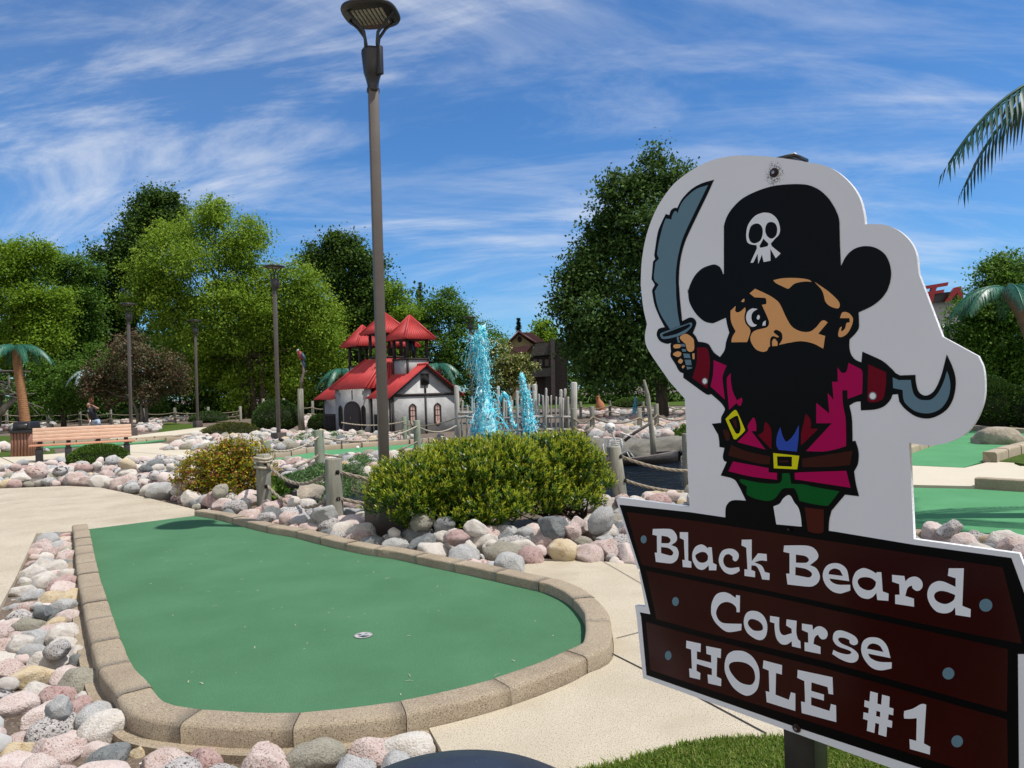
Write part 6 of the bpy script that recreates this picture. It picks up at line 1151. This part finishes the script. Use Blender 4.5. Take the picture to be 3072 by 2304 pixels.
# ---- crow's nest lookout at the far left
LY = 41.0; c = atY(10, 1280, LY); t = thing('lookout_platform', (c.x, LY, 0), 'weathered wooden lookout nest with rope rails at the left edge behind the palm', 'lookout'); ww = mat('weathered_wood', (.16, .14, .12), (.09, .08, .07), 7, rough=.95)
MB().tube([(c.x-.6, LY, -.1), (c.x-.45, LY, 1.2), (c.x-.3, LY, 2.0)], [.42, .32, .3], 10).build('trunk', wood_g, t)
MB().tube([(c.x-.5, LY, .7), (c.x+.2, LY, 1.4), (c.x+.9, LY, 2.0)], [.22, .18, .14], 8).build('trunk_branch', wood_g, t)
for z, w_ in ((2.05, 3.0), (3.35, 2.6)):
    for i in range(6): MB().box((c.x-.2, LY-.8+i*.3, z), (w_, .27, .07)).build('deck_board', ww, t)
rr = random.Random(2)
for x in (-1.5, -.2, 1.0): MB().tube([(c.x+x, LY-.9, 2.0), (c.x+x+.03, LY-.9, 4.3 if x < 1 else 3.1)], .05, 6).build('post', ww, t)
for z in (2.6, 3.0, 3.7, 4.1): rope([(c.x-1.5, LY-.9, z), (c.x-.2, LY-.9, z+.05)], .025, rope_m, t, .1, 1)
for i in range(16): a = rr.uniform(-1.4, .8); MB().tube([(c.x+a, LY-.95+rr.uniform(-.2, .3), 2.15+rr.random()*.7), (c.x+a+rr.uniform(.6, 1.3), LY-1+rr.uniform(-.2, .2), 2.2+rr.random()*.6)], [.022, .012], 5).build('twig', ww, t)
for k_, (x1, z1) in enumerate(((2.6, .9), (2.9, 1.2))): MB().tube([(c.x+.6, LY-.9, 2.5-.3*k_), (c.x+1.7, LY-.9, 1.9-.2*k_), (c.x+x1, LY-.9, z1)], .03, 5).build('stay_rope', ww, t)

# ---- half timbered house and yellow gable beyond the pond
HY = 42.0; hx = lambda x: atY(x, 1150, HY).x; hz = lambda x, y, Y=HY: atY(x, y, Y).z
cream = mat('house_cream', (.30, .25, .12), (.25, .205, .10), 3, rough=.8); dkw = mat('house_dark_shaded_timber', (.020, .014, .012), (.012, .009, .008), 5, rough=.9); maroon = mat('roof_maroon', (.11, .042, .045), (.085, .032, .035), 5, rough=.6); shing = mat('roof_shingle', (.07, .064, .058), (.035, .032, .03), 7, rough=.95, stretch=(1, 1, 3), speck=((.2, .19, .17), 14, .58, .66))  # timber, cream and shingle colours darkened further to carry a big tree's shade
t = thing('timber_house', (hx(1600), HY, 0), 'dark half timbered house with a yellow gable beyond the viburnum', 'house')
def fprism(nm, pts, Y0, dep, m, par=None):
    """front outline in the picture, real depth behind it"""
    q = [atY(x, y, Y0) for x, y in pts]; b = MB(); b.prism([(p_.x, p_.z) for p_ in q], 0, lambda u, v, w_: Vector((u, Y0-w_, v)), 0); b2 = MB()
    poly = [(p_.x, p_.z) for p_ in q]; ar = sum(poly[i][0]*poly[(i+1) % len(poly)][1]-poly[(i+1) % len(poly)][0]*poly[i][1] for i in range(len(poly)))
    if ar < 0: poly = poly[::-1]
    b2.prism(poly, 0, lambda u, v, w_: Vector((u, Y0-w_, v)), dep); return b2.build(nm, m, par or t)
fprism('gable_wall', [(1524, 1036), (1556, 1002), (1600, 1034), (1600, 1200), (1524, 1200)], HY, 3.0, cream)
for (x0, y0, x1, y1) in ((1518, 1038, 1555, 997), (1555, 997, 1608, 1031)):
    a, c = atY(x0, y0, HY-.35), atY(x1, y1, HY-.35); n_ = Vector((0, 3.6, 0)); up_ = Vector((0, 0, .12)); V = [a, c, c+n_, a+n_]; b = MB(); b.add([tuple(q+up_) for q in V]+[tuple(q) for q in V], [(0, 1, 2, 3), (7, 6, 5, 4), (0, 4, 5, 1), (1, 5, 6, 2), (2, 6, 7, 3), (3, 7, 4, 0)]); b.build('roof', maroon, t)
a = atY(1600, 998, HY); MB().prism([(hx(1556), hz(1556, 997)), (hx(1602), hz(1602, 998)), (hx(1642), hz(1642, 1026)), (hx(1606), hz(1606, 1030))][::-1], 0, lambda u, v, w_: Vector((u, HY+.6+w_, v+.06)), -.15).build('roof', maroon, t)
c = atY(1559, 1018, HY-.03); b = MB(); b.prism([(c.x+.13*math.cos(a), c.z+.17*math.sin(a)) for a in [i*math.pi/10 for i in range(20)]], 0, lambda u, v, w_: Vector((u, HY-.03-w_, v)), .02); b.build('window', dkw, t)
fprism('porch_roof', [(1528, 1044), (1596, 1034), (1580, 1056), (1556, 1060)], HY-.6, .6, maroon)
fprism('timber_wall', [(1588, 1060), (1650, 1062), (1650, 1210), (1588, 1210)], HY-.3, 3.2, dkw)
fprism('shingle_roof', [(1606, 1032), (1652, 1026), (1650, 1064), (1590, 1068)], HY-.5, .8, shing)
fprism('side_wall', [(1650, 1040), (1676, 1014), (1702, 1034), (1702, 1210), (1650, 1210)], HY-.2, 3, dkw)
fprism('chimney_post', [(1652, 1016), (1664, 1016), (1666, 1200), (1654, 1200)], HY-.7, .25, mat('post_purple_grey', (.08, .064, .064), (.055, .045, .045), 6, rough=.9))
for x in (1606, 1622, 1640): fprism('window', [(x-5, 1078), (x+5, 1078), (x+5, 1098), (x-5, 1098)], HY-.34, .05, mat('house_window', (.09, .075, .06), rough=.3))
fprism('balcony', [(1594, 1106), (1652, 1104), (1652, 1128), (1594, 1132)], HY-.7, .3, mat('balcony_board', (.04, .038, .036), (.03, .027, .027), 8, rough=.9))
# ---- grey building with red letters at the right
RY = 62.0; bx0 = atY(2600, 900, RY); t = thing('restaurant', (bx0.x, RY, 0), 'grey building with a dark fascia and big red roof letters behind the right trees', 'building'); gw = mat('render_grey', (.36, .36, .37), (.32, .32, .33), 2, rough=.8); fas = mat('fascia_dark', (.02, .02, .022), rough=.5); redl = mat('sign_red', (.26, .006, .012), rough=.4)
fprism('wall', [(2500, 916), (2960, 898), (2960, 1300), (2500, 1300)], RY, 6, gw, t); fprism('fascia', [(2500, 893), (2890, 876), (2890, 903), (2500, 917)], RY-.4, 1.0, fas, t)
for pts in ([(2774, 858), (2846, 846), (2843, 857), (2812, 862), (2807, 872), (2834, 868), (2831, 878), (2804, 882), (2799, 908), (2784, 910), (2790, 884), (2776, 886), (2778, 876), (2793, 874), (2796, 864), (2773, 868)], [(2834, 905), (2866, 862), (2884, 858), (2890, 898), (2876, 900), (2873, 878), (2852, 903)], [(2700, 872), (2762, 860), (2760, 871), (2728, 877), (2725, 886), (2752, 882), (2750, 891), (2722, 896), (2720, 906), (2700, 909)]): fprism('roof_letter', pts, RY-.9, .3, redl, t)
fprism('letter_beam', [(2700, 888), (2890, 872), (2890, 875), (2700, 891)], RY-.62, .06, fas, t)
fprism('canopy', [(2790, 1002), (2960, 990), (2960, 1010), (2790, 1020)], RY-1.2, 1.2, mat('canopy_grey', (.2, .2, .21), rough=.7), t)
# ---- dark iron boundary fence
IY = 58.0; a, c = atY(520, 1190, IY), atY(1000, 1190, IY); t = thing('iron_fence', (a.x, IY, 0), 'black iron picket fence along the boundary behind the birch', 'fence'); b = MB(); n_ = 90
for i in range(n_): x = a.x+(c.x-a.x)*i/(n_-1); b.box((x, IY, .85), (.03, .03, 1.7))
for z in (.3, 1.5): b.box(((a.x+c.x)/2, IY+.02, z), (c.x-a.x, .03, .05))
b.build('picket_panel', mat('iron_black', (.008, .008, .009), rough=.5), t)
# ---- small things
def spot(px, py, h, label):
    X, Y = g(px, py, -.03); t = thing('garden_spotlight', (X, Y, -.03), label, 'spotlight', 'garden spotlights'); MB().lathe([(.03, -.03), (.045, 0), (.045, h*.55), (.04, h*.6)], 12, (X, Y, 0)).build('stake', blackp, t)
    MB().tube([(X-.02, Y, h*.62), (X-.02, Y, h*.75)], .012, 6).build('bracket', blackp, t); b = MB(); b.tube([(X+.05, Y+.05, h*.72), (X-.03, Y-.02, h*.85), (X-.06, Y-.05, h)], [.03, .05, .055], 12); b.build('lamp_head', blackp, t, smooth=True)
spot(882, 1522, .33, 'black garden spotlight below the sagging near rope'); spot(848, 1348, .28, 'black garden spotlight at the foot of the lamp post by the round yew')
X, Y = g(1073, 1350); b = MB(); bm = bmesh.new(); bmesh.ops.create_icosphere(bm, subdivisions=3, radius=.045); b.add([(v.co.x+X, v.co.y+Y, v.co.z+.065) for v in bm.verts], [[q.index for q in f.verts] for f in bm.faces]); bm.free(); tag(b.build('golf_ball', mat('ball_white', (.8, .8, .8), rough=.3), origin=(X, Y, .02), smooth=True), 'white golf ball lying on the castle green', 'golf ball')
# terracotta amphora on the far bank
X, Y = g(1808, 1245); t = thing('terracotta_urn', (X, Y, 0), 'leaning orange terracotta urn on the far bank behind the rope', 'urn'); b = MB(); b.lathe([(.10, 0), (.22, .12), (.26, .35), (.22, .6), (.12, .78), (.09, .95), (.12, 1.02)], 18, (0, 0, 0)); o = b.build('body', mat('terracotta', (.42, .17, .07), (.34, .13, .05), 5, rough=.8), None, smooth=True); o.parent = t; o.location = (0, 0, 0); o.rotation_euler = (0, R(-14), 0)
# ---- the player
GY = 34.0; ft = atY(283, 1300, GY); t = thing('person', (ft.x, GY, 0), 'child in black t-shirt and pale blue shorts leaning sideways with a putter, hand to face', 'person')
skn = mat('person_skin', (.40, .20, .13), (.34, .17, .11), 9, rough=.55); hair = mat('person_hair', (.03, .018, .012), rough=.6); shirt = mat('tshirt_black', (.012, .012, .015), (.02, .02, .024), 12, rough=.85); shorts = mat('shorts_blue', (.42, .52, .66), (.34, .43, .56), 14, rough=.9)
def pp(x, y, dy=0): return atY(x, y, GY+dy)
pelv = pp(287, 1262); waist = pp(281, 1248); chest = pp(274, 1234); nck = pp(268, 1223); hd_ = pp(266, 1217)
kL, kR = pp(281, 1282, -.1), pp(298, 1281, .1); fL, fR = pp(279, 1303, -.1), pp(305, 1303, .1); hL, hR = pp(283, 1265), pp(292, 1264)
shL, shR = pp(263, 1232), pp(280, 1226); elL, elR = pp(264, 1250, -.1), pp(296, 1226, -.15); haL, haR = pp(270, 1268, -.2), pp(277, 1216, -.22)
Pn = [pelv, waist, chest, nck, hd_, hL, kL, fL, hR, kR, fR, shL, elL, haL, shR, elR, haR, fL+Vector((-.03, -.14, -.02)), fR+Vector((.03, -.14, -.02))]
for i in (7, 10): Pn[i].z = .06
for i in (17, 18): Pn[i].z = .035
Ed = [(0, 1), (1, 2), (2, 3), (3, 4), (0, 5), (5, 6), (6, 7), (7, 17), (0, 8), (8, 9), (9, 10), (10, 18), (2, 11), (11, 12), (12, 13), (2, 14), (14, 15), (15, 16)]
skinned('body', Pn, Ed, [.12, .105, .12, .055, .06, .085, .06, .042, .085, .06, .042, .055, .04, .028, .055, .04, .028, .035, .035], skn, t, 2, 0)
b = MB(); b.tube([tuple(q) for q in (pelv+Vector((0, 0, .02)), waist, chest-Vector((0, 0, .05)), chest+Vector((.01, 0, .05)), nck-Vector((0, 0, .03)), nck+Vector((0, 0, .01)))], [.165, .155, .17, .165, .105, .07], 14)
for a_, e_ in ((shL, elL), (shR, elR)): b.tube([tuple(a_.lerp(chest, .35)), tuple(a_), tuple(a_.lerp(e_, .5))], [.09, .09, .075], 10)
b.build('t_shirt', shirt, t, smooth=True)
b = MB(); b.tube([tuple(q) for q in (waist.lerp(pelv, .55), pelv, pelv-Vector((0, 0, .10)))], [.15, .17, .15], 14)
for h_, k_ in ((hL, kL), (hR, kR)): b.tube([tuple(h_+Vector((0, 0, .06))), tuple(h_.lerp(k_, .3)), tuple(h_.lerp(k_, .62))], [.11, .115, .105], 12)
b.build('shorts', shorts, t, smooth=True)
q = chest+Vector((-.01, -.168, .02)); b = MB()
for dx, dz, w_ in ((-.04, .03, .09), (-.03, -.02, .06)): b.add([(q.x+dx-w_/2, q.y-.004, q.z+dz-.012), (q.x+dx+w_/2, q.y-.004, q.z+dz-.008), (q.x+dx+w_/2, q.y-.004, q.z+dz+.016), (q.x+dx-w_/2, q.y-.004, q.z+dz+.012)], [(0, 1, 2, 3)])
b.build('shirt_print', mat('print_grey', (.45, .45, .47), rough=.8), t)
bm = bmesh.new(); bmesh.ops.create_icosphere(bm, subdivisions=3, radius=1); V = []
for v in bm.verts: q = v.co; V.append(tuple(hd_+Vector((q.x*.085-.012*(q.z < -.4), q.y*.10-(.018 if abs(q.x) < .2 and q.y < -.8 and abs(q.z) < .25 else 0), q.z*.115+.03))))
MB().add(V, [[q.index for q in f.verts] for f in bm.faces]).build('head', skn, t, smooth=True)
V = [tuple(hd_+Vector((v.co.x*.097-.01, v.co.y*.108+.018, v.co.z*.118+.045))) for v in bm.verts]; MB().add(V, [[q.index for q in f.verts] for f in bm.faces if f.calc_center_median().z > .1 or f.calc_center_median().y > .25]).build('hair', hair, t, smooth=True); bm.free()
for e_ in (-.032, .032): ey = MB().lathe([(.012, 0), (.008, .004)], 10).build('eye', hair, t, origin=(0, 0, 0)); ey.location = hd_+Vector((e_, -.098, .04))-Vector(t['_o']); ey.rotation_euler = (R(90), 0, 0)
for h_, d0 in ((haL, Vector((.1, -.2, -1))), (haR, Vector((-.6, -.2, .5)))):
    for i in range(5): s = (i-2)*.014; e0 = h_+Vector((s, 0, 0)); d1 = d0.normalized()*(.06 if i != 4 else .045); MB().tube([tuple(e0), tuple(e0+d1*.6), tuple(e0+d1+Vector((0, -.012, 0)))], [.010, .009, .006], 5).build('finger', skn, t)
t2 = thing('putter', tuple(haL), 'thin silver putter held by the child behind the bench', 'golf club'); hb = Vector((haL.x-.22, GY-.3, .03)); MB().tube([tuple(haL+Vector((.03, 0, .12))), tuple(hb)], [.011, .008], 6).build('shaft', mat('club_steel', (.6, .6, .62), rough=.3, metal=.8), t2); MB().box(tuple(hb), (.11, .035, .04)).build('club_head', mat('club_head', (.3, .3, .32), rough=.3, metal=.8), t2)
for o in bpy.data.objects:
    if '_o' in o: del o['_o']
